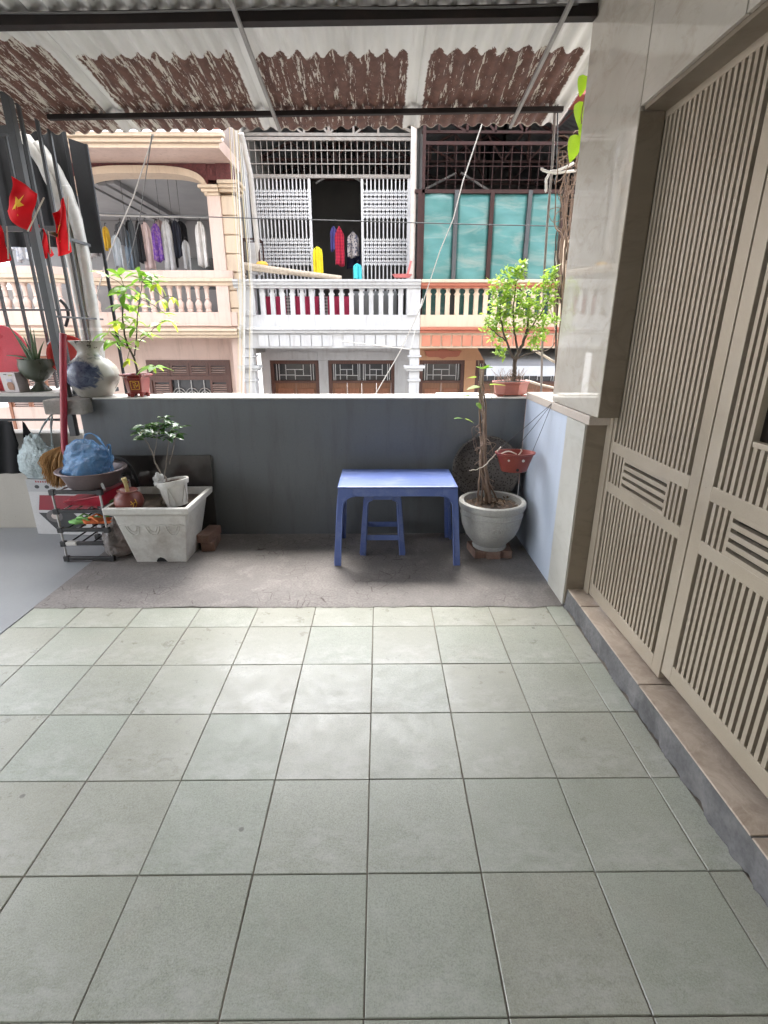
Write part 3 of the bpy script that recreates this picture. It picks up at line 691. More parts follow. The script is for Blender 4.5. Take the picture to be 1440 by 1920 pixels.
def cloth_px(name, x0, x1, y0, y1, Y, mt, label, cat='shirt', **k):
    a, c = at(x0, y0, Y), at(x1, y1, Y); return garment(name, a.x, c.x, c.z, a.z, Y, mt, label, cat, **k)
cloth_px('hanging_shirt', 586, 606, 462, 518, 10.7, m_cloth('yellow_cotton', (.80, .66, .03)), 'bright yellow shirt drying beside the left folding gate', sh=.8)
cloth_px('hanging_shirt', 619, 633, 424, 470, 11.3, m_cloth('violet_cotton', (.10, .09, .30)), 'violet-blue shirt drying in the dark doorway', sh=.5)
cloth_px('hanging_shirt', 627, 646, 424, 498, 11.2, m_cloth('red_plaid', (.52, .03, .06), 'check', (.30, .015, .05)), 'red plaid shirt drying in the dark doorway', sh=.45)
cloth_px('hanging_blouse', 651, 673, 434, 482, 11.2, m_cloth('floral_grey', (.42, .38, .37), 'floral', (.08, .08, .12)), 'grey floral blouse drying in the dark doorway', 'blouse', sh=.3)
cloth_px('hanging_trousers', 649, 676, 452, 505, 11.4, m_cloth('navy_cotton', (.018, .02, .05)), 'navy trousers drying behind the floral blouse', 'trousers', sh=.7)
cloth_px('hanging_towel', 662, 678, 494, 524, 10.8, m_cloth('cyan_towel', (.09, .62, .68)), 'cyan towel beside the right folding gate', 'towel', sh=.7)

# ---- orange house --------------------------------------------------
oh = empty('orange_house', (2.4, 10.6, -2), 'orange and cream town house with teal metal sheets above its balcony, on the right', 'house')
OA, OB = .75, 4.6
bxp('balcony_slab', CREAMM, oh, (OA, YB + .03, zund), (OB, 11.6, zs1 - .004))
bxp('cornice', REDBAND, oh, (OA, YB - .03, 1.385), (OB, YB + .028, 1.432), .006); bxp('cornice', REDBAND, oh, (OA, YB - .065, 1.434), (OB, YB + .028, 1.485), .01)
bal = bxp('balcony', CREAMM, oh, (OA, YB, 1.488), (OB, YB + .16, zb0), .006)
m = MB(); m.yz([(YB + .2, 2.15), (YB - .03, 2.15), (YB - .03, 2.17), (YB - .07, 2.19), (YB - .07, 2.235), (YB + .2, 2.235)], OA, OB); m.build('red_rail', REDBAND, bal)
bxp('cap_rail', CREAMM, bal, (OA, YB - .10, 2.237), (OB, YB + .2, 2.29), .01)
fb = meshonly(flat_baluster(.452, .082), 'baluster', CREAMM)
for k in range(20): piece('baluster', fb, bal, Matrix.Translation((X10(804 + 17.9 * k), YB + .03, zb0 - .001)))
for k in range(18):
    x = X10(791 + 19.1 * k, 637); bxp('facing_tile', SALMON, oh, (x, YB + .004, 1.152), (x + .162, YB + .032, 1.345), .004)
m = MB()
for a, c in ((OA, .87), (1.86, 2.10), (4.0, OB)): m.box((a, yw, -2), (c, yw + .2, .83))
m.box((OA, yw, .832), (OB, yw + .2, 1.11)); m.build('wall', ORANGEM, oh)
door(oh, .87, 1.86, .83, .40, yw + .03, 1); door(oh, 2.10, 3.0, .83, .38, yw + .03, 1); door(oh, 3.02, 3.98, .83, .38, yw + .03, 1)
xc = 1.365; pl = [(-.42, 1.03), (-.38, .99), (-.36, .93), (-.30, .90), (-.1, .90), (0, .86), (.1, .90), (.30, .90), (.36, .93), (.38, .99), (.42, 1.03), (.12, 1.03), (.08, 1.06), (-.08, 1.06), (-.12, 1.03)]
m = MB(); m.xz([(xc + a, z) for a, z in pl], yw - .04, yw - .002); m.build('carved_lintel', REDBAND, oh)
a, c = at(905, 655, 10.35), at(1060, 690, 9.9)
m = MB(); m.add([(a.x, 10.9, 1.10), (a.x + 2.6, 10.9, 1.10), (a.x + 2.6, 9.85, .80), (a.x, 9.85, .80)], [(0, 1, 2, 3)]); m.build('awning', mat('grey_awning', (.20, .205, .215), .6, .15, 3), oh, solid=.012)
m = MB(); m.xz([(a.x, .62), (a.x + 2.6, .62), (a.x + 2.6, .80), (a.x, .80)], 9.845, 9.86); m.build('awning_valance', mat('pale_valance', (.46, .47, .49), .6, .12, 4), oh)
YT = 10.25; zt1, zt0 = at(900, 363, YT).z, 1.6
pxs = [786, 853, 919, 988, 1052]
for k in range(4):
    a, c = at(pxs[k] + 4, 440, YT).x, at(pxs[k+1] - 4, 440, YT).x
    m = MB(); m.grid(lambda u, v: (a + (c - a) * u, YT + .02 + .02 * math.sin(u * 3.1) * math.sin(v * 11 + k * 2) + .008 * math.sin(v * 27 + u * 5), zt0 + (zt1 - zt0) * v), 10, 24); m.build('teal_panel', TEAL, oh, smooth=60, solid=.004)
for k, x in enumerate(pxs):
    xx = at(x, 440, YT).x; bxp('mullion', [TRED, STEELG, TRED, STEELG, TRED][k], oh, (xx - .035, YT - .03, 1.5), (xx + .035, YT + .05, zt1 + .05))
bxp('head_rail', TRED, oh, (at(778, 363, YT).x, YT - .02, zt1 + .002), (at(1110, 363, YT).x, YT + .04, zt1 + .06))
zgo = at(900, 272, YT).z; G = bxp('window_grille', TRED, oh, (OA, YT - .015, zgo), (4.4, YT + .025, zgo + .05))
gv = MB(); gv.bar((0, 0, 0), (0, 0, zgo - zt1), .009); gv = meshonly(gv, 'grille_bar', TRED)
for k in range(22): piece('grille_bar', gv, G, Matrix.Translation((OA + .1 + .16 * k, YT, zt1 + .05)))
for q in (.28, .56, .84): bxp('grille_rail', TRED, G, (OA, YT - .014, zt1 + (zgo - zt1) * q), (4.4, YT - .003, zt1 + (zgo - zt1) * q + .009))
bxp('gate_post', TRED, oh, (OA - .0, YT - .02, 1.5), (OA + .05, YT + .06, 5.0))
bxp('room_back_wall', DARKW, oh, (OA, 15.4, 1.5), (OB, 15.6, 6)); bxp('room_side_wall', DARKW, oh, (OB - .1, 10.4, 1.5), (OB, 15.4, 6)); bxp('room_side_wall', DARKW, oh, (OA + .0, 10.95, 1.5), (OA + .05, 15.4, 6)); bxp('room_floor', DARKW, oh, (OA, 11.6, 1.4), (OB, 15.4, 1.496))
xm = 2.55
for sgn in (-1, 1):
    m = MB(); m.grid(lambda u, v: (xm + sgn * 1.95 * u, 10.3 + 5.1 * v, 5.75 - .85 * u + .018 * math.sin(v * 190)), 2, 130); m.build('inner_roof_sheet', MATS['grey_zinc'], oh, smooth=60, solid=.004)
for y in (10.6, 12.2, 13.8):
    m = MB(); m.bar((OA, y, 4.72), (4.4, y, 4.72), .04); m.bar((OA, y, 4.85), (xm, y, 5.68), .04); m.bar((4.4, y, 4.85), (xm, y, 5.68), .04)
    for q in (0, .5, 1.0, 1.5):
        for sgn in (-1, 1): m.bar((xm + sgn * q, y, 4.72), (xm + sgn * q, y, 5.62 - .44 * q), .04)
    for q in (0, .5, 1.0):
        for sgn in (-1, 1): m.bar((xm + sgn * q, y, 4.72), (xm + sgn * (q + .5), y, 5.40 - .44 * q), .035)
    m.build('roof_truss', TRED, oh)
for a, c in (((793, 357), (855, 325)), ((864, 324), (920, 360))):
    m = MB(); m.bar(at(*a, 13.4), at(*c, 13.4), .07, .04); m.build('painted_light_slit', GATEW, oh)  # daylight through roof slits, imitated by white painted bars
bxp('end_wall', CREAMM, oh, (at(1052, 560, 10).x, YB + .2, 1.5), (OB, 10.5, at(1052, 445, 10).z))
bxp('front_roof_edge', mat('red_roof_paint', (.45, .12, .10), .5), oh, (at(1040, 215, 10.1).x, 10.0, 5.05), (OB, 10.6, 5.16))

# ---- pink house ----------------------------------------------------
ph = empty('pink_house', (-4.4, 10.6, -2), 'pink and cream town house with an arched balcony full of laundry, on the left', 'house')
PA, PB = -9.2, -2.60
YP = 9.4                                # front of the left bay
yw = 11.0
m = MB(); m.box((PA, yw, -2), (-4.86, yw + .2, -.1)); m.box((-3.12, yw, -2), (PB - .0, yw + .2, 1.28)); m.box((-5.75, yw, -.098), (-4.86, yw + .2, 1.28)); m.box((-4.858, yw, .86), (-3.122, yw + .2, 1.28)); m.box((PA, yw, .95), (-5.752, yw + .2, 1.28)); m.build('wall', PINKM, ph)
bxp('wall_strip', PINKM, ph, (-2.80, YB + .12, -2), (-2.60, yw, 1.28))
# shutters
def shutter_window(a, c, zt, zm, n, mt, lou):
    Wd = MB(); f = .06
    Wd.box((a, yw - .02, -1), (a + f, yw + .1, zt)); Wd.box((c - f, yw - .02, -1), (c, yw + .1, zt)); Wd.box((a + f, yw - .02, zt - f), (c - f, yw + .1, zt))
    if zm: Wd.box((a + f, yw - .02, zm - .04), (c - f, yw + .1, zm + .04))
    Wn = Wd.build('window', mt, ph)
    bxp('pane', GLASSD, Wn, (a + f, yw + .09, -1), (c - f, yw + .1, zt - f))
    w = (c - a - 2 * f) / n
    def leaf(x0, x1, z0, z1):
        s = MB(); k = .055
        s.box((x0 + .004, yw + .01, z0), (x0 + k, yw + .05, z1)); s.box((x1 - k, yw + .01, z0), (x1 - .004, yw + .05, z1)); s.box((x0 + k, yw + .01, z0), (x1 - k, yw + .05, z0 + .05)); s.box((x0 + k, yw + .01, z1 - .05), (x1 - k, yw + .05, z1)); s.build('shutter', mt, Wn)
        z = z0 + .06
        while z < z1 - .07:
            if z > -.3:
                q = MB(); q.hexa([(x0 + k, yw + .005, z), (x1 - k, yw + .005, z), (x1 - k, yw + .05, z + .018), (x0 + k, yw + .05, z + .018)], [(x0 + k, yw + .005, z + .012), (x1 - k, yw + .005, z + .012), (x1 - k, yw + .05, z + .03), (x0 + k, yw + .05, z + .03)]); q.build('slat', lou, Wn)
            z += .047
    for i in range(n):
        x0, x1 = a + f + w * i, a + f + w * (i + 1)
        if zm:
            leaf(x0, x1, zm + .042, zt - f - .002)
            if i not in (1, 2): leaf(x0, x1, -.8, zm - .042)
        else: leaf(x0, x1, -.8, zt - f - .002)
    if zm:
        gg = MB(); x0, x1 = a + f + w, a + f + 3 * w
        for i in range(3):
            cx = x0 + (x1 - x0) * (i + .5) / 3; r = (x1 - x0) / 6
            for rr in (r, r * .6): gg.tube([(cx + rr * math.cos(t * PI / 10), yw + .04, zm - .36 + rr * 1.1 * math.sin(t * PI / 10)) for t in range(11)], .009, 5)
            gg.bar((cx, yw + .04, -.8), (cx, yw + .04, zm - .05), .014)
        gg.bar((x0, yw + .04, zm - .36), (x1, yw + .04, zm - .36), .014); gg.build('scroll_grille', STEELL, Wn)
shutter_window(-4.855, -3.125, .858, .50, 4, WOODD, mat('faded_slat', (.36, .25, .22), .6))
shutter_window(-7.9, -5.755, .945, None, 5, WOODO, mat('pale_slat', (.55, .42, .38), .6))
# balcony slab and cornice: straight part, splayed corner, left bay
outline = [(PB - .02, YB), (-5.0, YB), (-5.55, YP), (PA, YP)]
def run(name, mt, dy, z0, z1, par, d=.18, bev=.008):
    for i in range(3):
        (xa, ya), (xb, yb_) = outline[i], outline[i+1]; m = MB()
        m.hexa([(xb, yb_ - dy, z0), (xa, ya - dy, z0), (xa, ya + d, z0), (xb, yb_ + d, z0)], [(xb, yb_ - dy, z1), (xa, ya - dy, z1), (xa, ya + d, z1), (xb, yb_ + d, z1)]); m.build(name, mt, par, bevel=bev)
m = MB(); m.prism([(PB - .02, YB + .05), (-5.0, YB + .05), (-5.55, YP + .05), (PA, YP + .05), (PA, 11.4), (PB - .02, 11.4)], lambda u, v: (u, v, 1.285), lambda u, v: (u, v, 1.50)); m.build('balcony_slab', PINKM, ph)
run('cornice', CREAMM, .06, 1.30, 1.35, ph, .05); run('cornice', CREAMM, .11, 1.352, 1.41, ph, .05); run('cornice', CREAMM, .15, 1.412, 1.46, ph, .05)
run('parapet_band', PINKM, .0, 1.505, 1.745, ph, .14); run('balcony_rail', CREAMM, .03, 2.19, 2.25, ph, .18); run('balcony_rail', CREAMM, .07, 2.252, 2.31, ph, .22); run('balcony_rail', PINKM, .03, 2.312, 2.44, ph, .18)
prof = [(.05, 0), (.06, .03), (.045, .05), (.055, .07), (.066, .13), (.060, .17), (.035, .20), (.030, .22), (.042, .235), (.032, .25), (.038, .32), (.044, .38), (.040, .40), (.056, .42), (.056, .446)]
lb = MB(); lb.lathe(prof, n=10); lb = meshonly(lb, 'baluster', PINKM, 45)
lbz = [(X10(215 + 17.2 * k), YB + .06) for k in range(11)] + [(-5.12 - .13 * k, YB - .06 - .142 * k) for k in range(4)] + [(-5.72 - .17 * k, YP + .06) for k in range(16)]
for x, y in lbz: piece('baluster', lb, ph, Matrix.Translation((x, y, 1.744)))
bxp('screen_panel', mat('grey_inner_wall', (.35, .34, .33), .7, .1, 2), ph, (PA, 10.95, 1.51), (PB, 11.0, 2.2))
# upper room: right pillar with quoins, arch, burgundy band, soffit, cornice
xp0, xp1 = X10(396, 450), X10(420, 450)
bxp('pillar', PINKM, ph, (xp0, YB - .012, 1.50), (xp1, YB + .35, 3.60), .006)
for k in range(7): bxp('quoin', CREAMM, ph, (xp1 + .002, YB + .02, 1.52 + .30 * k), (PB + .12, YB + .4, 1.80 + .30 * k), .01)
bxp('pillar', CREAMM, ph, (xp1, YB + .06, 1.5), (PB + .10, YB + .38, 3.62))
for k, e in enumerate((.03, .07, .11)):
    bxp('capital', CREAMM, ph, (xp0 - e, YB - e, 3.60 + .05 * k), (xp1 - .01, YB + .35, 3.648 + .05 * k), .006); bxp('capital', CREAMM, ph, (xp1 - .008, YB + .02 - e, 3.66 + .055 * k), (PB + .12 + e, YB + .4, 3.712 + .055 * k), .006)
cxl = -5.30
m = MB(); m.lathe([(.17, 1.5), (.17, 1.56), (.13, 1.6), (.125, 3.3), (.11, 3.55), (.13, 3.58), (.13, 3.62), (.18, 3.70), (.22, 3.74), (.22, 3.80)], (cxl, YB - .12, 0), 18); m.build('round_column', PINKM, ph, smooth=40)
m = MB(); m.lathe([(.17, 1.5), (.17, 1.56), (.13, 1.6), (.125, 3.3), (.11, 3.55), (.13, 3.58), (.13, 3.62), (.18, 3.70), (.22, 3.74), (.22, 3.80)], (-7.9, YP + .1, 0), 18); m.build('round_column', PINKM, ph, smooth=40)
# flat three-centred arch
aL, aR, zs, zc = -5.16, xp0 - .02, 3.74, 3.925; nseg = 28
def arc(k, e): 
    t = PI * (1 - k / nseg); c = (aL + aR) / 2; r = (aR - aL) / 2
    return c + (r + e * .5) * math.copysign(abs(math.cos(t)) ** .62, math.cos(t)), zs - .12 + (zc - zs + .12 + e) * math.sin(t) ** .62
inn = [arc(k, 0) for k in range(nseg + 1)]; outr = [arc(k, .11) for k in range(nseg + 1)]
m = MB(); m.xz(inn + outr[::-1], YB - .05, YB + .32); m.build('arch_moulding', CREAMM, ph, smooth=30)
top = 4.075
for i in range(nseg):
    pass
m = MB()
for i in range(nseg):
    (x0, z0), (x1, z1) = outr[i], outr[i+1]
    if x1 - x0 > 1e-4: m.hexa([(x0, YB - .0, z0 - .005), (x1, YB - .0, z1 - .005), (x1, YB + .3, z1 - .005), (x0, YB + .3, z0 - .005)], [(x0, YB, top), (x1, YB, top), (x1, YB + .3, top), (x0, YB + .3, top)])
m.build('burgundy_band', BURG, ph)
bxp('burgundy_band', BURG, ph, (outr[-1][0] + .001, YB + .012, 3.84), (PB + .0, YB + .3, top - .001)); bxp('burgundy_pier', BURG, ph, (PB - .16, YB - .02, 3.84), (PB + .08, YB + .3, top - .002))
m = MB(); m.hexa([(-6.3, YP - .0, 3.80), (outr[0][0], YB, 3.80), (outr[0][0], YB + .3, 3.80), (-6.3, YP + .4, 3.80)], [(-6.3, YP, top), (outr[0][0], YB, top), (outr[0][0], YB + .3, top), (-6.3, YP + .4, top)]); m.build('burgundy_band', BURG, ph)
bxp('soffit_slab', PINKM, ph, (PA, 9.28, 4.078), (PB + .12, 11.6, 4.26))
for k, e in enumerate((0, .05, .10)): bxp('eave_cornice', CREAMM, ph, (PA, 9.27 - e, 4.082 + .062 * k), (PB + .13 + e, 9.279, 4.138 + .062 * k), .008)
rt = MB(); rt.tube([(0, 9.10, 4.325), (0, 10.2, 4.80)], .062, 10); rt = meshonly(rt, 'roof_tile', mat('red_roof_tile', (.36, .13, .09), .7, .2, 6), 60)
for k in range(44): piece('roof_tile', rt, ph, Matrix.Translation((PB + .1 - .15 * k, rnd(-.012, .012), rnd(-.004, .004))))
m = MB(); m.add([(PA, 9.13, 4.29), (PB + .2, 9.13, 4.29), (PB + .2, 10.2, 4.76), (PA, 10.2, 4.76)], [(0, 1, 2, 3)]); m.build('roof_deck', MATS['red_roof_tile'], ph, solid=.03)
bxp('ceiling', CEILG, ph, (PA, 10.31, 3.99), (PB, 14.2, 4.07)); bxp('room_back_wall', CEILG, ph, (PA, 14.0, 1.5), (PB, 14.15, 3.98)); bxp('room_side_wall', CEILG, ph, (PB - .2, 10.4, 1.5), (PB - .1, 14, 3.98))
m = MB(); a, c = at(185, 345, 11.0), at(300, 412, 13.9)
for q in range(4): m.box((a.x - .1 + .16 * q, 10.5, 3.87 + .03 * (q % 2)), (a.x + .04 + .16 * q, 13.98, 3.988))
m.build('ceiling_beam', CEILG, ph)
bxp('doorway', GLASSD, ph, (at(338, 430, 13.9).x, 13.95, 1.6), (at(400, 430, 13.9).x, 13.99, 3.15))
tube = MB(); tube.tube([at(355, 360, 12.5) + Vector((0, 0, .1)), at(355, 362, 12.5)], .03, 8); tube.lathe([(0, -.08), (.035, -.05), (.04, -.02), (.015, .02)], at(356, 372, 12.5), 10)
tube.build('bulb_lamp', GATEW, smooth=60, label='bare light bulb hanging under the grey balcony ceiling', cat='lamp')
# laundry line and clothes under the arch
YC = 10.55; zl = at(280, 406, YC).z
m = MB(); m.tube([(-5.3, YC, zl + .03), (-4.2, YC, zl), (-2.95, YC, zl - .01)], .016, 6); LP = m.build('laundry_pole', STEELL, label='thin steel laundry pole hung under the arch', cat='pole')
for x in (184, 235, 300, 322, 338):
    p = at(x, 406, YC); wr = MB(); wr.tube([p, (p.x, YC, 3.99)], .004, 4); wr.build('hanger_wire', WIRED, LP)
CL = [(160, 176, 408, 484, (.45, .42, .42), None, 'pale grey shirt at the left end of the laundry pole', 'shirt'),
 (172, 188, 411, 478, (.25, .23, .24), (.06, .06, .07), 'grey patterned blouse next to the left column of the arch', 'blouse'),
 (195, 205, 424, 468, (.66, .42, .05), None, 'small yellow singlet hanging under the arch', 'singlet'),
 (211, 228, 440, 502, (.42, .46, .50), None, 'pale blue-grey shirt under the arch', 'shirt'),
 (219, 236, 416, 462, (.10, .105, .115), None, 'charcoal shirt left of the blue jeans', 'shirt'),
 (231, 248, 428, 506, (.22, .28, .35), None, 'faded blue jeans under the arch', 'jeans'),
 (243, 258, 411, 502, (.085, .095, .105), None, 'dark slate dress beside the blue jeans', 'dress'),
 (256, 269, 413, 492, (.022, .022, .026), None, 'black shirt between the slate dress and the pink blouse', 'shirt'),
 (265, 288, 415, 506, (.58, .46, .45), None, 'pale pink long blouse left of the purple shirt', 'blouse'),
 (286, 304, 418, 490, (.14, .055, .30), (.25, .14, .30), 'purple shirt in the middle of the laundry pole', 'shirt'),
 (304, 326, 412, 508, (.50, .50, .51), None, 'light grey long dress right of the purple shirt', 'dress'),
 (323, 340, 413, 482, (.02, .022, .035), None, 'navy black jacket right of the light grey dress', 'jacket'),
 (343, 356, 450, 507, (.38, .38, .385), None, 'small grey shirt in front of the dark doorway', 'shirt'),
 (368, 388, 414, 500, (.72, .71, .70), None, 'white scarf at the right end of the laundry pole', 'scarf')]
CL += [(238, 250, 412, 470, (.03, .03, .035), None, 'short black shirt half hidden behind the blue jeans', 'shirt'),
 (290, 312, 412, 470, (.33, .25, .25), None, 'dusty pink shirt half hidden behind the purple one', 'shirt'),
 (316, 332, 414, 500, (.05, .05, .055), None, 'dark grey skirt behind the light grey dress', 'skirt'),
 (330, 350, 414, 470, (.012, .012, .016), None, 'black coat left of the dark doorway', 'coat')]
for i, (x0, x1, y0, y1, c, pcx, lab, cat) in enumerate(CL):
    cloth_px('hanging_' + cat, x0 - 4.5, x1 + 4.5, y0, y1, YC + .0 + .05 * (i % 3) + (.14 if i > 13 else 0), m_cloth('cloth_%d' % i, c, 'floral' if pcx else None, pcx), lab, cat, sh=.72, ripple=.03, group='laundry under the arch', fan=1.0)
for i, (x0, x1, y0, y1) in enumerate(((8, 30, 428, 470), (26, 44, 448, 490), (40, 60, 436, 488))):
    cloth_px('hanging_shirt', x0, x1, y0, y1, 9.95, m_cloth('white_cloth_%d' % i, (.70, .70, .72), 'floral', (.45, .48, .55)), ['white shirt drying at far left, just under the dark sheet', 'small white and blue shirt drying between two grille bars at far left', 'white shirt drying left of the thick grille post'][i], sh=.5)

# ---- cables between the houses
def cable(pts, r, mt, label, name='cable', Y=None):
    m = MB(); m.tube(pts, r, 6); return m.build(name, mt, smooth=60, label=label, cat='cable')
for k in range(9):
    x0 = 430 + 2.6 * k; x1 = 448 + 2.2 * k + (8 if k > 5 else 0)
    cable([at(x0, 236, 9.6), at((x0 + x1) / 2 + rnd(-3, 1), 380, 9.75), at(x1, 540, 9.9), at(x1 - 2, 745, 9.9)], .0065 if k != 5 else .014, [WIREY, WIREW, WIREW][k % 3], ('%s pale cable from the left in the bundle between the pink and the white house' % ['first', 'second', 'third', 'fourth', 'fifth', 'thickest', 'seventh', 'eighth', 'last'][k]), 'utility_cable')['group'] = 'bundle of utility cables'
m = MB(); m.tube([at(452, 250, 9.6), at(470, 330, 9.9), at(488, 515, 10.2)], .045, 8); m.build('leaning_pole', mat('weathered_pole', (.48, .45, .42), .7, .12, 8), smooth=60, label='weathered pale pole leaning beside the left folding gate', cat='pole')
cable([at(100, 397, 9.0), at(430, 408, 9.3), at(650, 414, 9.4), at(900, 421, 9.2), at(1045, 424, 9.0)], .008, WIRED, 'thin dark cable strung level across the house fronts')
cable([at(904, 232, 3.82), at(868, 340, 4.4), at(850, 410, 4.9), at(825, 470, 5.4), at(792, 570, 6.0), at(750, 660, 6.6), at(700, 746, 7.2), at(660, 830, 8.0)], [.0035,.004,.004,.0045,.005,.006,.006,.006], WIREW, 'white service cable running down from the roof edge across the middle')
cable([at(288, 252, 3.82), at(250, 370, 5.0), at(215, 450, 6.0), at(196, 500, 6.8), at(180, 560, 7.5)], [.004,.005,.006,.007,.008], mat('grey_rope', (.42, .39, .36), .8), 'grey rope slanting down from the roof edge to the arch')
cable([at(285, 252, 3.81), at(272, 340, 4.6), at(262, 410, 5.2), at(240, 500, 6.2)], .0035, WIRED, 'thin dark wire hanging beside the grey rope')
cable([at(640, 640, 9.5), at(770, 655, 9.55), at(792, 560, 9.7)], .010, WIREW, 'white cable looped on the white house column')
# ------------------------------------------------------------------ cage, ledge and low wall at the left
cg = empty('window_cage', (-2.3, 3.45, .7), 'grey steel window cage with bars and a ledge at the left end of the parapet', 'cage')
XP = -2.055
def gb(n, a, c, mt=STEELG, bev=.002): return bxp(n, mt, cg, a, c, bev)
gb('post', (XP - .022, 3.385, .70), (XP + .022, 3.43, 2.64))
gb('ledge', (-4.4, 3.39, .942), (XP - .024, 3.80, .962)); gb('ledge_board', (-4.4, 3.37, .964), (XP - .026, 3.82, .985), mat('pale_ledge_board', (.50, .48, .45), .6, .12, 5)); gb('ledge_lip', (-4.4, 3.372, .925), (XP - .024, 3.388, .966))
gb('rail', (-4.4, 3.705, 1.975), (XP - .023, 3.735, 2.005)); gb('rail', (-4.4, 3.39, 2.405), (XP - .023, 3.43, 2.445)); gb('rail', (-4.4, 3.70, 1.495), (XP - .023, 3.711, 1.507)); gb('rail', (-4.4, 3.40, .80), (XP - .023, 3.412, .815))
bm_ = MB(); bm_.box((-.008, -.008, 0), (.008, .008, 1.66)); me = meshonly(bm_, 'bar', STEELG)
for k in range(16): piece('bar', me, cg, Matrix.Translation((-2.30 - .125 * k, 3.72, .986)))
bm_ = MB(); bm_.box((-.009, -.009, 0), (.009, .009, 1.66)); me = meshonly(bm_, 'bar', STEELG)
for yy in (3.50, 3.66, 3.775): piece('bar', me, cg, Matrix.Translation((XP, yy, .962)))
gb('top_rail', (XP - .016, 3.432, 2.612), (XP + .016, 4.06, 2.638)); gb('rail', (XP - .01, 3.432, 1.445), (XP + .01, 4.028, 1.457)); gb('rail', (XP - .01, 3.432, 1.93), (XP + .01, 4.028, 1.95))
gb('far_ledge', (XP - .02, 3.432, .93), (XP + .02, 4.06, .96))
# dark corrugated sheets
def fn(u, v):
    x = -4.4 + (4.4 + XP - .06) * u; s = math.sin(2 * PI * x / .13); s = math.copysign(abs(s) ** .35, s)
    return (x, 4.10 + .012 * s, 1.94 + .80 * v)
m = MB(); m.grid(fn, 190, 1); m.build('dark_sheet', DSHEET, cg, solid=.003)
m = MB(); m.add([(XP - .05, 4.085, 1.9), (XP + .075, 4.085, 1.9), (XP + .075, 4.085, 2.56), (XP - .05, 4.085, 2.6)], [(0, 1, 2, 3)]); m.build('dark_sheet', DSHEET, cg, solid=.004)
bxp('far_post', DSHEET, cg, (XP + .062, 4.06, .3), (XP + .080, 4.075, 2.56))
lw = MB(); lw.box((-4.5, 3.50, .0), (-2.06, 3.66, .70)); lw.build('low_wall', m_paint('beige_low_wall', (.37, .345, .30), (.43, .40, .355), (.28, .25, .21), .3), bevel=.004, label='low beige wall under the left window cage, behind the black cloth', cat='wall')
# two long plastic sleeves standing behind the vase
for k, (pts, lab) in enumerate((([(176, 760), (166, 640), (150, 560), (133, 470), (112, 375), (88, 320), (62, 275), (30, 240)], 'left of two grey-white plastic sleeves rising behind the vase'), ([(196, 760), (183, 640), (170, 560), (156, 470), (137, 390), (118, 345), (95, 305), (60, 262)], 'right of two grey-white plastic sleeves rising behind the vase'))):
    root = empty('plastic_sleeve', at(pts[0][0], pts[0][1], 3.95), lab, 'pipe', 'plastic sleeves behind the vase')
    P = [at(x, y, 3.93 + .015 * i) for i, (x, y) in enumerate(pts)]; Q = []
    for i in range(len(P) - 1):
        for t in range(4): Q.append(P[i].lerp(P[i+1], t / 4))
    for _ in range(2): Q = [Q[0]] + [(Q[i-1] + Q[i] * 2 + Q[i+1]) / 4 for i in range(1, len(Q) - 1)] + [Q[-1]]
    m = MB(); m.tube(Q, [.040 + .003 * math.sin(i * 1.7 + k) for i in range(len(Q))], 14); m.build('sleeve', mat('grey_white_film', (.42, .41, .38), .4, .18, 7, (.28, .25, .22), .5, .04, .4, 30), root, smooth=70)
    for i in (5, 19):
        a, c = Q[i], Q[i+1]; m = MB(); m.tube([a, a.lerp(c, .3)], .042, 14); m.build('tie_band', WIREW, root, smooth=50)
# flags
def flag(pts, y, label, star=True, bow=.03):
    """four corner pixels clockwise from top-left, hung at depth y"""
    A, B, C, D = [at(px, py, y) for px, py in pts]
    root = empty('flag', D, label, 'flag', 'small red flags on the cage')
    def fn(u, v):
        p = A.lerp(B, u).lerp(D.lerp(C, u), v); p = p.copy(); p.y += bow * math.sin(u * 5 + v * 2.5) + .01 * math.sin(v * 8); 
        p.z -= .02 * math.sin(PI * u) * v
        return p
    m = MB(); m.grid(fn, 14, 12); m.build('cloth', m_cloth('flag_red', (.62, .006, .012)), root, smooth=80, solid=.002)
    if star:
        sp = []
        for k in range(10):
            r = .30 if k % 2 == 0 else .118; t = PI / 2 + k * PI / 5; sp.append((.47 + r * math.cos(t), .52 - r * 1.0 * math.sin(t)))
        m = MB()
        for dy in (-.005, .005):
            c0 = fn(.47, .52); c0.y += dy; ring = []
            for p in sp: q = fn(*p); q.y += dy; ring.append(q)
            m.add([c0] + ring, [(0, i + 1, (i + 1) % 10 + 1) for i in range(10)])
        m.build('star', m_cloth('flag_yellow', (.80, .46, .03)), root)
    m = MB(); m.tube([B.lerp(A, -.12), A.lerp(B, 1.0) * .0 + C.lerp(D, -.05)], .004, 6); m.build('stick', mat('flag_stick', (.45, .4, .33), .6), root)
flag([(21, 330), (76, 366), (50, 432), (8, 394)], 3.30, 'red flag with a yellow star in front of the grille post')
flag([(98, 400), (124, 372), (128, 470), (104, 478)], 3.62, 'red flag with a star partly hidden behind the plastic sleeves', True)
flag([(70, 420), (88, 432), (94, 476), (82, 482)], 3.50, 'narrow red flag between two grille bars right of the thick post', False)
flag([(-30, 420), (8, 424), (14, 486), (-24, 490)], 3.46, 'red flag cut off at the far left edge', True)

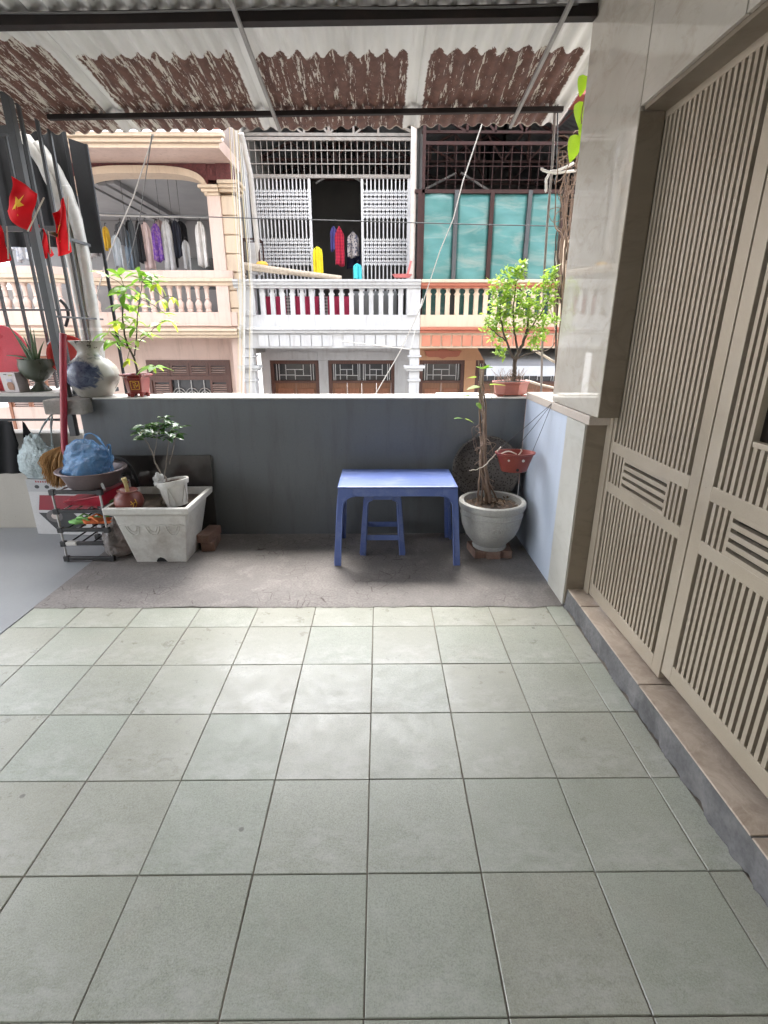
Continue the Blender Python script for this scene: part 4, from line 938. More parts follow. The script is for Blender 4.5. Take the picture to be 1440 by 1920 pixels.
# ------------------------------------------------------------------ things on the ledge and the parapet
YV = 3.45
vz = empty('porcelain_vase', (-1.885, YV, .956), 'large blue and white painted vase on the concrete block', 'vase')
pr = [(.0, .0), (.094, 0), (.100, .008), (.125, .045), (.150, .09), (.160, .13), (.157, .165), (.140, .20), (.112, .228), (.082, .25), (.068, .27), (.066, .285), (.075, .31), (.095, .335), (.106, .346), (.106, .351), (.094, .345), (.062, .30), (.06, .26), (.0, .2)]
m = MB(); m.lathe(pr, (-1.885, YV, .956), 40); m.build('body', m_vase(), vz, smooth=60)

LEAFG = m_leaf('bright_leaf', (.11, .24, .035), (.19, .36, .05))
LEAFY = m_leaf('yellow_leaf', (.30, .42, .05), (.42, .48, .06), .45)
LEAFD = m_leaf('glossy_dark_leaf', (.035, .085, .03), (.07, .14, .045), .15, .22)
LEAFB = m_leaf('lime_leaf', (.20, .33, .05), (.33, .45, .10), .45)
BARK = m_wood('dark_bark', (.045, .035, .028), (.10, .078, .06), .85); BARKL = m_wood('dry_brown_stem', (.16, .105, .075), (.27, .19, .14), .85); BARKW = m_wood('bleached_twig', (.50, .44, .36), (.64, .58, .50), .8)
SOIL = mat('dark_soil', (.055, .038, .028), .95, .4, 30, (.14, .10, .07), .5, .2, 1.0, 60)
def leaf_mesh(name, mt, L, Wd, curve=.25, fold=.25, heart=False, n=6):
    vs, fs = [], []
    for i in range(n + 1):
        t = i / n; w = Wd * (math.sin(PI * min(1, t * .97 + .03)) ** (.75 if not heart else .55)) * (1 if not heart else (1.25 - .75 * t))
        if i in (0, n): w = Wd * .03
        z = -curve * L * t * t; y = L * t
        vs += [(-w, y, z + fold * w), (0, y, z), (w, y, z + fold * w)]
    for i in range(n):
        for k in range(2): fs.append((3*i+k, 3*i+k+1, 3*i+k+4, 3*i+k+3))
    m = MB(); m.add(vs, fs); return meshonly(m, name, mt, 80)
def leafM(p, d, roll=0, s=1.0):
    d = Vector(d).normalized(); up = Vector((0, 0, 1))
    if abs(d.z) > .95: up = Vector((0, -1, 0))
    x = d.cross(up).normalized(); z = x.cross(d)
    R = Matrix((x, d, z)).transposed().to_4x4()
    return Matrix.Translation(p) @ R @ Matrix.Rotation(roll, 4, 'Y') @ Matrix.Scale(s, 4)
def curve_pts(P, n=5, wob=.0):
    P = [Vector(p) for p in P]; out = []
    for i in range(len(P) - 1):
        p0, p1, p2, p3 = P[max(0, i-1)], P[i], P[i+1], P[min(len(P)-1, i+2)]
        for k in range(n):
            t = k / n
            out.append(.5 * ((2*p1) + (p2-p0)*t + (2*p0-5*p1+4*p2-p3)*t*t + (3*p1-p0-3*p2+p3)*t**3) + Vector((rnd(-wob, wob), rnd(-wob, wob), rnd(-wob, wob))))
    return out + [P[-1]]
def taper(n, a, b): return [a + (b - a) * i / (n - 1) for i in range(n)]

# potted plant in the red hexagonal pot
REDG = mat('dark_red_glaze', (.20, .028, .024), .28, .2, 6, (.10, .02, .018), .3, spec=.5, bump=.03)
GOLD = mat('yellow_emblem_paint', (.72, .40, .03), .45, .1, 10)
c0 = Vector((-1.598, 3.44, .958))
pp = empty('potted_plant', c0, 'leafy green plant in a red hexagonal pot with a yellow emblem on the parapet', 'plant')
hp = MB(); hp.lathe([(.0, .02), (.062, .02), (.068, .03), (.078, .09), (.082, .122), (.104, .132), (.107, .142), (.092, .142), (.088, .125), (.0, .118)], c0, 6, M=Matrix.Rotation(math.radians(12), 3, 'Z'))
pot = hp.build('pot', REDG, pp, bevel=.003)
for k in range(6):
    t = 2 * PI * k / 6 + math.radians(12); q = c0 + Vector((.058 * math.cos(t), .058 * math.sin(t), 0)); m = MB(); m.lathe([(.012, 0), (.017, .022)], q, 8); m.build('foot', REDG, pot)
m = MB(); m.lathe([(0, .004), (.086, .0)], c0 + Vector((0, 0, .126)), 12); m.build('soil', SOIL, pp)
# emblem on the pot face turned to the camera's right
fa = math.radians(12 + 60 * 4 + 30 + 0); nrm = Vector((math.cos(fa), math.sin(fa), 0)); tg = Vector((-nrm.y, nrm.x, 0))
def emb(u, v, d=.0): return c0 + nrm * (.0615 + .012 * ((v + .03) / .09) + d) + tg * u + Vector((0, 0, .075 + v))
m = MB()
def stroke(pts, w=.004):
    for a, b in zip(pts, pts[1:]): m.bar(emb(*a, .004), emb(*b, .004), w, .002, nrm)
stroke([(-.024, -.026), (.024, -.026), (.026, .026), (-.026, .026), (-.024, -.026)], .003)
stroke([(-.014, .016), (-.002, .019), (.008, .012), (.0, .004), (.010, -.004), (.004, -.012)]); stroke([(-.010, .006), (-.004, -.004), (-.008, -.014), (.0, -.019)]); stroke([(.014, .004), (.017, -.006)])
m.build('emblem', GOLD, pot)
base = c0 + Vector((.01, 0, .12)); stemset = MB()
def br(P, a, b, wob=.003): q = curve_pts(P, 5, wob); stemset.tube(q, taper(len(q), a, b), 6); return q
YPl = 3.44
b1 = br([base, at(252, 672, YPl), at(238, 645, YPl - .02), at(230, 600, YPl), at(231, 565, YPl + .02), at(235, 540, YPl)], .008, .003)
b2 = br([at(252, 668, YPl), at(256, 640, YPl + .02), at(257, 600, YPl), at(262, 560, YPl + .04), at(268, 525, YPl)], .005, .002)
b3 = br([at(246, 655, YPl), at(225, 640, YPl - .04), at(205, 622, YPl - .07)], .003, .0015)
b4 = br([at(257, 645, YPl), at(280, 625, YPl + .03), at(300, 605, YPl + .05)], .003, .0015)
b5 = br([base + Vector((.0, 0, .03)), at(275, 685, YPl - .05), at(290, 690, YPl - .08)], .003, .0015)
stemset.build('stem', BARK, pp, smooth=60)
l1 = leaf_mesh('leaf', LEAFG, .115, .020, .35, .3); l2 = leaf_mesh('leaf', LEAFB, .095, .018, .3, .3); l3 = leaf_mesh('leaf', LEAFY, .08, .015, .6, .25)
def whorl(q, n, mesh, el=(-.3, .5), s=(.7, 1.1)):
    a0 = rnd(0, 6)
    for k in range(n):
        a = a0 + 2 * PI * k / n + rnd(-.4, .4); e = rnd(*el); piece('leaf', mesh, pp, leafM(Vector(q) + Vector((0, 0, rnd(-.01, .01))), (math.cos(a), math.sin(a), e), rnd(-.6, .6), rnd(*s)))
for x, y in ((205, 520), (222, 515), (262, 510), (275, 518), (285, 530)): whorl(at(x, y, YPl + rnd(-.03, .03)), 4, l1, (-.1, .7))
for q in (b1[-1], b2[-1]): whorl(q, 6, l1, (-.3, .6))
for q in (b1[14], b1[19], b2[8], b2[13], b3[-1], b4[-1], b5[-1]): whorl(q, 5, random.choice((l1, l2)), (-.4, .4))
for q in (b1[9], b2[5], b4[5], b3[5], b1[16], b1[22], b2[10], b2[16]): whorl(q, 4, random.choice((l1, l2)), (-.5, .3), (.6, 1.0))
for x, y in ((305, 560), (325, 558), (310, 590), (318, 605), (240, 675), (295, 535), (215, 605), (205, 640), (290, 685)): whorl(at(x, y, YPl + rnd(-.05, .05)), 3, random.choice((l1, l2, l3)), (-.5, .2))
tw = MB()
for a, c in (((235, 540), (205, 520)), ((235, 545), (222, 512)), ((268, 525), (285, 530)), ((300, 605), (318, 603)), ((268, 530), (305, 558)), ((262, 560), (310, 588)), ((268, 528), (262, 508)), ((268, 528), (278, 516)), ((305, 558), (326, 557)), ((268, 530), (296, 534)), ((246, 650), (238, 676)), ((230, 600), (214, 606))): tw.tube([at(*a, YPl), at((a[0]+c[0])/2, (a[1]+c[1])/2 - 3, YPl), at(*c, YPl)], .0022, 5)
tw.build('twig', mat('green_twig', (.14, .15, .06), .6), pp, smooth=60)

# bonsai in the shallow red pot at the right end
c1 = Vector((.872, 3.45, .959))
bo = empty('bonsai_tree', c1, 'bonsai tree with lime-green leaves in a shallow faded red pot, right end of the parapet', 'plant')
TERR = mat('faded_terracotta', (.34, .115, .085), .5, .2, 7, (.20, .06, .05), .4)
hp = MB(); hp.lathe([(.0, .008), (.108, .008), (.112, .014), (.122, .075), (.135, .085), (.138, .094), (.126, .094), (.118, .082), (.0, .078)], c1, 8, sx=1.06, sy=.74, M=Matrix.Rotation(math.radians(22.5), 3, 'Z')); pot = hp.build('pot', TERR, bo, bevel=.004)
for sx_ in (-.08, .08):
    for sy_ in (-.05, .05): m = MB(); m.box(c1 + Vector((sx_ - .02, sy_ - .012, 0)), c1 + Vector((sx_ + .02, sy_ + .012, .0075))); m.build('foot', TERR, pot)
m = MB(); m.lathe([(0, .012), (.07, .01), (.115, .0)], c1 + Vector((0, 0, .084)), 14, 1.06, .72); m.build('soil', SOIL, bo, smooth=60)
st_ = MB()
def br2(P, a, b, mb=st_, wob=.004): q = curve_pts(P, 5, wob); mb.tube(q, taper(len(q), a, b), 7); return q
t0 = br2([c1 + Vector((.01, 0, .085)), at(965, 700, 3.45), at(966, 675, 3.44), at(975, 655, 3.45), at(985, 630, 3.46), at(990, 600, 3.46), at(992, 560, 3.46)], .017, .005)
t1 = br2([at(966, 678, 3.44), at(957, 660, 3.42), at(950, 640, 3.42), at(940, 605, 3.42), at(938, 560, 3.43)], .010, .003)
t2 = br2([at(972, 660, 3.45), at(966, 630, 3.48), at(962, 590, 3.48), at(966, 545, 3.47), at(972, 515, 3.47)], .008, .003)
t3 = br2([at(985, 630, 3.46), at(1005, 600, 3.46), at(1025, 570, 3.46), at(1035, 530, 3.45)], .006, .002)
t4 = br2([at(950, 640, 3.42), at(930, 625, 3.40), at(915, 610, 3.40)], .005, .002)
t5 = br2([at(968, 672, 3.44), at(1000, 660, 3.46), at(1030, 655, 3.48), at(1042, 640, 3.48)], .006, .002)
st_.build('trunk', BARK, bo, smooth=60)
cm = MB()
def small_leaf(mb, p, d, L, w):
    d = Vector(d).normalized(); x = d.cross(Vector((rnd(-.4, .4), rnd(-.4, .4), 1))).normalized(); z = x.cross(d)
    mb.add([p, p + d * L * .45 - x * w - z * -.1 * w, p + d * L, p + d * L * .45 + x * w - z * -.1 * w], [(0, 1, 2), (0, 2, 3)])
CLU = [(938, 545, 26, 75), (955, 525, 24, 70), (972, 512, 14, 34), (980, 497, 8, 16), (935, 580, 26, 70), (960, 570, 30, 85), (990, 560, 26, 70), (1000, 585, 24, 60), (1030, 530, 16, 45), (1035, 510, 11, 24), (1030, 560, 16, 34), (920, 610, 18, 45), (935, 630, 20, 48), (985, 605, 24, 52), (1010, 625, 18, 40), (955, 600, 24, 50), (1022, 600, 14, 26), (938, 660, 12, 24), (1000, 645, 14, 22), (1040, 600, 10, 14)]
cm2 = MB()
for (x, y, r, n_) in CLU:
    cc = at(x, y, 3.45 + rnd(-.05, .05)); R = r / 949 * 3.2
    for _ in range(int(n_ * 2.0)):
        v = Vector((rnd(-1, 1), rnd(-1, 1), rnd(-1, 1)))
        if v.length > 1.1: v *= .6
        p = cc + v * R; dd = Vector((rnd(-1, 1), rnd(-1, 1), rnd(-.6, .8)))
        small_leaf(cm if random.random() < .6 else cm2, p, dd, rnd(.026, .046), rnd(.008, .013))
    for _ in range(4):
        v = Vector((rnd(-1, 1), rnd(-1, 1), rnd(-1, 1))) * R
        cm.tube([cc, cc + v], .0012, 3)
cm.build('crown', m_leaf('bonsai_leaf', (.15, .27, .04), (.24, .36, .07), .4), bo, kind='stuff'); cm2.build('crown', LEAFB, bo, kind='stuff')
gm = MB()
for k in range(60):
    a = rnd(0, 6.28); p = c1 + Vector((.10 * math.cos(a) * rnd(.2, 1), .06 * math.sin(a), .088)); q = p + Vector((rnd(-.05, .05), rnd(-.04, .04), rnd(.02, .09))); gm.tube([p, p.lerp(q, .5) + Vector((rnd(-.01, .01), 0, .01)), q], .0013, 3)
gm.build('dry_weeds', BARKL, bo, kind='stuff')

# white board and stones lying on the parapet
m = MB(); m.box((.38, 3.40, .959), (.70, 3.53, .968)); m.build('foam_board', CAPW, bevel=.002, label='thin white board lying on the parapet left of the bonsai pot', cat='board')
m = MB(); m.box((-1.46, 3.42, .959), (-.95, 3.54, .966)); m.build('foam_strip', CAPW, bevel=.002, label='thin white strip lying on the parapet right of the red hexagonal pot', cat='strip')

# green urn with aloe, small printed box, red basket and others on the cage ledge
zl_ = .986
ur = empty('stone_urn', (-2.275, 3.50, zl_), 'dark green glazed urn on a foot, on the ledge left of the grille post', 'urn')
m = MB(); m.lathe([(0, 0), (.062, 0), (.064, .008), (.03, .045), (.028, .06), (.07, .085), (.098, .125), (.105, .165), (.098, .195), (.10, .205), (.092, .205), (.085, .19), (0, .185)], (-2.275, 3.50, zl_), 28); m.build('body', mat('olive_glaze', (.055, .065, .045), .3, .3, 7, (.10, .10, .075), .4, bump=.05), ur, smooth=50)
m = MB(); m.lathe([(0, .0), (.088, .0)], (-2.275, 3.50, zl_ + .192), 14); m.build('soil', SOIL, ur)
al = empty('aloe_plant', (-2.275, 3.50, zl_ + .19), 'spiky aloe growing in the dark green urn', 'plant')
for (dx, dz, ln) in ((-.55, .8, .2), (-.25, 1, .24), (0, 1, .2), (.2, 1, .23), (.45, .8, .15), (-.8, .35, .14), (.1, .9, .17), (-.05, .8, .16), (-.35, .9, .17)):
    p = Vector((-2.275 + dx * .03, 3.50 + rnd(-.03, .03), zl_ + .192)); d = Vector((dx, rnd(-.3, .3), dz)).normalized(); m = MB()
    q = curve_pts([p, p + d * ln * .5 + Vector((dx * .01, 0, 0)), p + d * ln + Vector((dx * .05, 0, -.02 if dz < .5 else .0))], 4); m.tube(q, taper(len(q), .011, .0015), 6); m.build('leaf', mat('aloe_green', (.075, .125, .06), .4, .2, 12), al, smooth=60)
bxr = empty('jar_box', (-2.402, 3.46, zl_), 'small pale carton printed with a jar, on the ledge', 'box')
m = MB(); m.hexa([(-2.462, 3.42, zl_), (-2.352, 3.40, zl_), (-2.332, 3.48, zl_), (-2.442, 3.50, zl_)], [(-2.472, 3.42, zl_ + .125), (-2.362, 3.40, zl_ + .125), (-2.342, 3.48, zl_ + .125), (-2.452, 3.50, zl_ + .125)]); m.build('carton', mat('pale_carton', (.52, .47, .47), .5, .06, 5), bxr, bevel=.001)
def onbox(u, v): return Vector((-2.467 + .11 * u + -.0 - .01 * v * .0, 3.4185 - .02 * u, zl_ + .125 * v)) + Vector((-.01 * v + .002, 0, 0))
def flat(poly, name, mt): m = MB(); m.prism(poly, lambda u, v: onbox(u, v) + Vector((0, -.0006, 0)), lambda u, v: onbox(u, v) + Vector((0, -.0016, 0))); m.build(name, mt, bxr)
flat([(.42, .12), (.70, .12), (.78, .22), (.78, .42), (.68, .52), (.44, .52), (.34, .42), (.34, .22)], 'jar_print', mat('jar_brown_print', (.28, .13, .07), .5))
flat([(.40, .53), (.72, .53), (.74, .62), (.70, .68), (.42, .68), (.38, .62)], 'lid_print', mat('jar_lid_print', (.42, .42, .52), .5)); flat([(.3, .88), (.5, .88), (.5, .92), (.3, .92)], 'ink_mark', WIRED); flat([(.60, .82), (.85, .84), (.85, .90), (.60, .88)], 'ink_mark', mat('olive_print', (.35, .32, .15), .5))
kb = empty('red_basket', (-2.485, 3.52, zl_), 'round red plastic basket standing on edge at the far left', 'basket')
R_ = Matrix.Rotation(math.radians(90), 3, 'X') @ Matrix.Rotation(math.radians(8), 3, 'Y')
REDP = mat('red_plastic', (.66, .045, .075), .35, .12, 6, bump=.03)
pr = []
for k in range(21): pr.append((.145 * k / 20, -.012 - .006 * (k % 2)))
pr += [(.150, -.004), (.156, .0), (.156, .012), (.146, .012), (.0, .004)]
m = MB(); m.lathe(pr, (-2.485, 3.52, zl_ + .262), 36, M=R_); m.build('dish', REDP, kb, smooth=35)
m = MB(); m.box((-2.56, 3.50, zl_), (-2.43, 3.54, zl_ + .115)); m.build('rim_foot', REDP, kb, bevel=.004)
m = MB(); m.hexa([(-2.72, 3.45, zl_), (-2.56, 3.45, zl_), (-2.56, 3.48, zl_), (-2.72, 3.48, zl_)], [(-2.72, 3.44, zl_ + .075), (-2.555, 3.44, zl_ + .075), (-2.555, 3.48, zl_ + .075), (-2.72, 3.48, zl_ + .075)]); m.build('plastic_tub', mat('grey_green_tub', (.22, .27, .22), .4, .2, 9), bevel=.004, label='low grey-green plastic tub in front of the red basket', cat='tub')
rb = MB(); rb.lathe([(0, 0), (.10, .0), (.125, .02), (.13, .07), (.122, .07), (.115, .025), (0, .01)], Vector((-2.10, 3.62, 1.20)), 24, M=Matrix.Rotation(math.radians(78), 3, 'X') @ Matrix.Rotation(.3, 3, 'Y')); rb.build('red_bowl', mat('coral_plastic', (.60, .07, .06), .35, .1, 6, bump=.02), smooth=40, label='coral red plastic bowl hung behind the grille post beside the vase', cat='bowl')
m = MB(); c = at(124, 590, 3.85)
m.tube(curve_pts([at(112, 562, 3.8), at(124, 575, 3.82), at(128, 592, 3.82), at(123, 612, 3.82)], 5), .011, 8); m.build('black_padlock', BLACKM, smooth=60, label='black padlock and chain hanging on the side grille above the vase', cat='padlock')
bt = MB(); q = at(112, 660, 3.75); bt.lathe([(0, -.08), (.06, -.075), (.065, .06), (.04, .09), (.025, .10), (.025, .13), (0, .13)], q, 16); bt.build('water_bottle', m_film('clear_bottle', (.55, .58, .60), .6), smooth=50, label='clear plastic bottle on the ledge behind the grille post', cat='bottle')

# black cloth and plastic bag on the low wall
m = MB(); a, c = at(-60, 790, 3.36), at(46, 890, 3.36)
def fn(u, v):
    x = a.x + (c.x - a.x) * u; z = a.z + (c.z - a.z) * v + .015 * u * (v > .5)
    return (x + .035 * max(0, v - .1) * (u > .9) * (v < .5), 3.372 - .02 * v + .012 * math.sin(u * 11 + v * 2), z)
m.grid(fn, 20, 14); m.build('black_cloth', m_cloth('black_cotton', (.008, .008, .009)), smooth=80, solid=.006, label='black cloth draped over the low wall at the far left', cat='cloth')
m = MB(); a, c = at(42, 795, 3.42), at(62, 824, 3.42)
m.add([at(42, 790, 3.40), at(46, 793, 3.40), at(64, 822, 3.40), at(44, 826, 3.40)], [(0, 1, 2, 3)]); m.build('black_sleeve', MATS.get('x') or m_cloth('black_cotton_2', (.009, .009, .01)), bpy.data.objects['black_cloth'], solid=.004)
def blob(name, mt, c, r, label, cat, handles, seed, sub=None, rough=.22, par=None):
    rg = random.Random(seed); root = empty(name, c, label, cat); ph = [rg.uniform(0, 6) for _ in range(8)]
    off = Vector((seed * 3.1, seed * 1.7, seed))
    def rz(s):
        P0 = [(0, 0), (.75, .02), (1.0, .18), (1.02, .4), (.9, .62), (.62, .82), (.3, .95), (0, 1)]
        x = s * (len(P0) - 1); i = min(int(x), len(P0) - 2); f = x - i
        return P0[i][0] + (P0[i+1][0] - P0[i][0]) * f, P0[i][1] + (P0[i+1][1] - P0[i][1]) * f
    def jit(p, t, z):
        q = p * (2.2 / r[0] * .5); lump = mnoise.noise(q * 1.1 + off); fold = .5 + mnoise.noise(q * 2.8 + off * 2) * 1.1; fine = .5 + mnoise.noise(q * 6.5 + off * 3) * 1.3
        k = 1 + rough * (1.0 * lump + .42 * (fold - .5) + .16 * (fine - .5)); return Vector((p.x * k, p.y * k, max(.002, p.z * (1 + rough * .7 * lump + .06 * fine))))
    prof = [(max(1e-5, rz(i / 40)[0]) * r[0], rz(i / 40)[1] * r[2]) for i in range(41)]
    m = MB(); m.lathe(prof, c, 72, 1, r[1] / r[0], jit=jit); m.build('bag_body', mt, root, smooth=80)
    for P in handles:
        q = curve_pts(P, 5); m = MB(); n_ = len(q); up = Vector((0, 1, 0))
        vs = []
        for i, p in enumerate(q):
            w = .009 + .005 * math.sin(i * 1.1); vs += [p + Vector((0, -w, w * .4)), p + Vector((.003, 0, 0)), p + Vector((0, w, w * .3))]
        m.add(vs, [(3*i+k, 3*i+k+1, 3*i+k+4, 3*i+k+3) for i in range(n_ - 1) for k in range(2)]); m.build('handle', mt, root, smooth=80, solid=.003)
    return root
blob('plastic_bag', m_film('pale_bag_film', (.55, .66, .68), .82), at(78, 897, 3.36), (.115, .06, .30), 'pale bluish plastic bag hanging beside the black cloth', 'bag', [[at(60, 850, 3.36), at(75, 810, 3.37), at(98, 775, 3.38)], [at(100, 850, 3.36), at(96, 812, 3.37), at(98, 775, 3.38)]], 3)

# ------------------------------------------------------------------ floor corner at the left
# stove carton
sb = empty('stove_carton', (-2.2, 3.42, 0), 'white and red carton printed with a black gas stove, behind the metal rack', 'box')
A, B = Vector((-2.435, 3.37, .004)), Vector((-1.96, 3.34, .004)); th = Vector((.01, .13, 0)); hgt = Vector((-.005, .012, .40))
m = MB(); m.hexa([A, B, B + th, A + th], [A + hgt, B + hgt, B + th + hgt, A + th + hgt]); m.build('carton', mat('white_carton', (.52, .51, .51), .55, .08, 5, (.34, .31, .29), .3), sb, bevel=.002)
def cf(u, v, d): return A + (B - A) * u + hgt * v + Vector((.0, -d, 0))
def cflat(poly, name, mt, d=.0012): m = MB(); m.prism(poly, lambda u, v: cf(u, v, .0004), lambda u, v: cf(u, v, d)); m.build(name, mt, sb)
cflat([(.0, .78), (1, .78), (1, 1), (.0, 1)], 'grey_print', mat('grey_print', (.40, .40, .41), .5), .0010)
cflat([(.10, .45), (1, .45), (1, .72), (.16, .72)], 'red_print', mat('dark_red_print', (.22, .008, .02), .5), .0012)
cflat([(.09, .40), (.62, .40), (.78, .17), (.32, .08)], 'stove_print', mat('black_print', (.018, .018, .02), .4), .0014)
for cx, cy, r, mt in ((.32, .34, .125, mat('grey_burner_print', (.10, .09, .09), .4)), (.33, .34, .06, mat('flame_print', (.50, .42, .38), .5)), (.15, .87, .035, MATS['black_print']), (.30, .87, .035, MATS['black_print'])):
    cflat([(cx + r * math.cos(2*PI*k/16), cy + r * .9 * math.sin(2*PI*k/16)) for k in range(16)], 'round_print', mt, .0018 if r < .1 else .0016)
for k in range(6): cflat([(.14 + .035 * k, .945), (.163 + .035 * k, .945), (.163 + .035 * k, .945 + .028), (.14 + .035 * k, .945 + .028 + .008 * (k == 0))], 'red_mark', mat('red_ink', (.30, .03, .03), .5))
# broom
bm = empty('straw_broom', (-2.1, 3.26, .41), 'straw broom with a red handle leaning upside behind the basin', 'broom')
H0, H1 = at(118, 625, 3.24), at(122, 850, 3.20)
m = MB(); q = curve_pts([H0, at(119, 740, 3.22), H1, at(133, 893, 3.18)], 6); m.tube(q, [.020] * (len(q) - 6) + [.022 + .005 * i for i in range(6)], 12); m.build('handle', mat('red_vinyl', (.30, .018, .035), .35, .15, 6, bump=.03), bm, smooth=60)
sw_m = m_wood('golden_straw', (.24, .12, .04), (.42, .24, .09), .8, (20, 20, 2)); m = MB()
T0 = at(121, 835, 3.215)
for k in range(380):
    f = rnd(0, 1); g_ = rnd(.86, 1.0); e = at(121 + (76 + 66 * f - 121) * g_, 835 + (37 + 44 * (1 - (2 * f - 1) ** 2 * .6)) * g_, 3.17 + rnd(-.04, .04))
    side = Vector(((f - .62) * rnd(.13, .2), rnd(-.03, .03), rnd(0, .02)))
    m.tube([T0.lerp(e, t_) + side * math.sin(PI * min(1, t_ * 1.15)) * .75 + Vector((rnd(-.003, .003), rnd(-.006, .006), 0)) for t_ in (0, .18, .38, .6, .8, 1)], [.003, .003, .003, .0028, .0024, .0014], 4)
m.build('bristles', sw_m, bm, kind='stuff')
# shoe rack
rk = empty('shoe_rack', (-1.8, 3.05, .0), 'black and grey metal shoe rack at the left', 'rack')
RX0, RX1, RY0, RY1 = -1.955, -1.672, 2.905, 3.27; tz = [.025, .125, .215, .335, .455]
BLKP = mat('black_rack_plastic', (.018, .018, .019), .45, .2, 9, (.15, .13, .12), .3)
for x in (RX0, RX1):
    for y in (RY0, RY1): m = MB(); m.tube([(x, y, .003), (x, y - .004, .46)], .0065, 8); m.build('upright', STEELL, rk, smooth=60)
for z in tz:
    for y in (RY0, RY1): m = MB(); m.box((RX0 - .014, y - .012, z - .011), (RX1 + .014, y + .010, z + .011)); m.build('end_bar', BLKP, rk, bevel=.003)
    for x in (RX0, RX1):
        for y in (RY0, RY1): m = MB(); m.box((x - .016, y - .015, z - .018), (x + .016, y + .013, z + .016)); m.build('joint', BLKP, rk, bevel=.003)
    if z > .1:
        for k in range(4): x = RX0 + .035 + (RX1 - RX0 - .07) * k / 3; m = MB(); m.tube([(x, RY0 + .01, z + .004), (x, RY1 - .01, z + .004)], .005, 6); m.build('rod', STEELL if z > .3 else BLKP, rk, smooth=60)
m = MB(); m.tube([(RX1 + .02, RY0 + .02, .46), (RX1 + .0, RY0 + .02, .535), (RX1 - .03, RY0 + .02, .545)], .008, 8); m.build('hook', STEELL, rk, smooth=60)
m = MB(); m.box((RX0 + .02, 2.887, .115), (RX0 + .085, 2.925, .137)); m.build('tape_wrap', WIREW, rk, bevel=.004)
# things on the rack
bc = Vector((-1.768, 3.03, .464))
bs = empty('metal_basin', bc, 'old dull metal basin on top of the shoe rack', 'basin')
m = MB(); m.lathe([(0, 0), (.125, 0), (.14, .008), (.175, .09), (.178, .097), (.196, .099), (.199, .105), (.195, .109), (.172, .103), (.165, .09), (.132, .014), (0, .010)], bc, 36, 1.0, 1.0); m.build('bowl', mat('dull_aluminium', (.16, .125, .125), .45, .25, 7, (.08, .06, .06), .5, metal=.35), bs, smooth=40)
blob('blue_plastic_bag', m_film('blue_bag_film', (.10, .30, .60), .72, .12), bc + Vector((-.015, -.0, .03)), (.155, .115, .225), 'crumpled blue plastic bag lying in the metal basin', 'bag', [[bc + Vector((-.02, 0, .2)), bc + Vector((.0, -.01, .30)), bc + Vector((.05, 0, .315)), bc + Vector((.10, 0, .25)), bc + Vector((.13, 0, .17))], [bc + Vector((.14, -.02, .08)), bc + Vector((.145, -.03, .17)), bc + Vector((.15, -.02, .25)), bc + Vector((.12, 0, .24)), bc + Vector((.09, 0, .17))]], 9, rough=.30)
m = MB(); m.hexa([(-1.93, 2.98, .345), (-1.70, 2.95, .345), (-1.68, 3.22, .345), (-1.92, 3.25, .345)], [(-1.95, 2.96, .375), (-1.68, 2.93, .43), (-1.66, 3.25, .43), (-1.94, 3.27, .375)]); m.build('red_tray', mat('red_tray_plastic', (.34, .012, .03), .35, .12, 6, bump=.03), bevel=.008, label='dark red plastic tray on the second tier of the rack', cat='tray')
def sandal(c, yaw, mt, mt2, label):
    r = empty('sandal', c, label, 'sandal', 'sandals on the shoe rack'); M_ = Matrix.Rotation(yaw, 3, 'Z'); prof = [(-.035, -.10), (.03, -.11), (.045, -.02), (.042, .08), (.0, .115), (-.04, .07), (-.03, -.02)]
    m = MB(); m.prism(prof, lambda u, v: c + M_ @ Vector((u, v, 0)), lambda u, v: c + M_ @ Vector((u * 1.03, v * 1.02, .018))); m.build('sole', mt, r, bevel=.005)
    for s_ in (-1, 1): m = MB(); m.tube([c + M_ @ Vector((.04 * s_, -.01, .018)), c + M_ @ Vector((.03 * s_, .03, .045)), c + M_ @ Vector((0, .065, .03)), c + M_ @ Vector((0, .07, .015))], .006, 6); m.build('strap', mt2, r, smooth=60)
sandal(Vector((-1.84, 3.02, .226)), 1.9, mat('lime_foam', (.22, .50, .14), .6), mat('lime_strap', (.3, .6, .2), .5), 'lime green sandal on the middle tier of the rack')
sandal(Vector((-1.76, 3.00, .228)), 1.6, mat('orange_foam', (.62, .13, .03), .6), mat('orange_strap', (.7, .2, .04), .5), 'orange sandal beside the lime green one on the rack')
sandal(Vector((-1.78, 3.08, .345)), 1.2, mat('dark_green_foam', (.05, .12, .03), .6), mat('dg_strap', (.04, .08, .03), .5), 'dark green sandal under the red tray on the rack')
blob('clear_plastic_bag', m_film('dusty_clear_film', (.30, .26, .24), .8, .3), Vector((-1.66, 3.02, .02)), (.10, .14, .23), 'dusty clear plastic bag on the floor behind the rack', 'bag', [], 21, rough=.2)
m = MB(); m.hexa([(-1.70, 3.02, .01), (-1.60, 3.0, .01), (-1.585, 3.3, .01), (-1.7, 3.3, .01)], [(-1.70, 3.02, .24), (-1.61, 3.0, .22), (-1.60, 3.3, .22), (-1.70, 3.3, .26)]); m.build('red_sack', m_cloth('red_sack_cloth', (.30, .015, .015)), bevel=.02, label='red sack behind the clear plastic bag', cat='sack')
m = MB(); q = curve_pts([(-1.62, 3.30, .03), (-1.60, 3.25, .3), (-1.60, 3.2, .5), (-1.66, 3.2, .585), (-1.80, 3.25, .60)], 5); m.tube(q, .010, 8); m.build('black_hose', BLACKM, smooth=60, label='black hose looping up behind the metal basin', cat='hose')
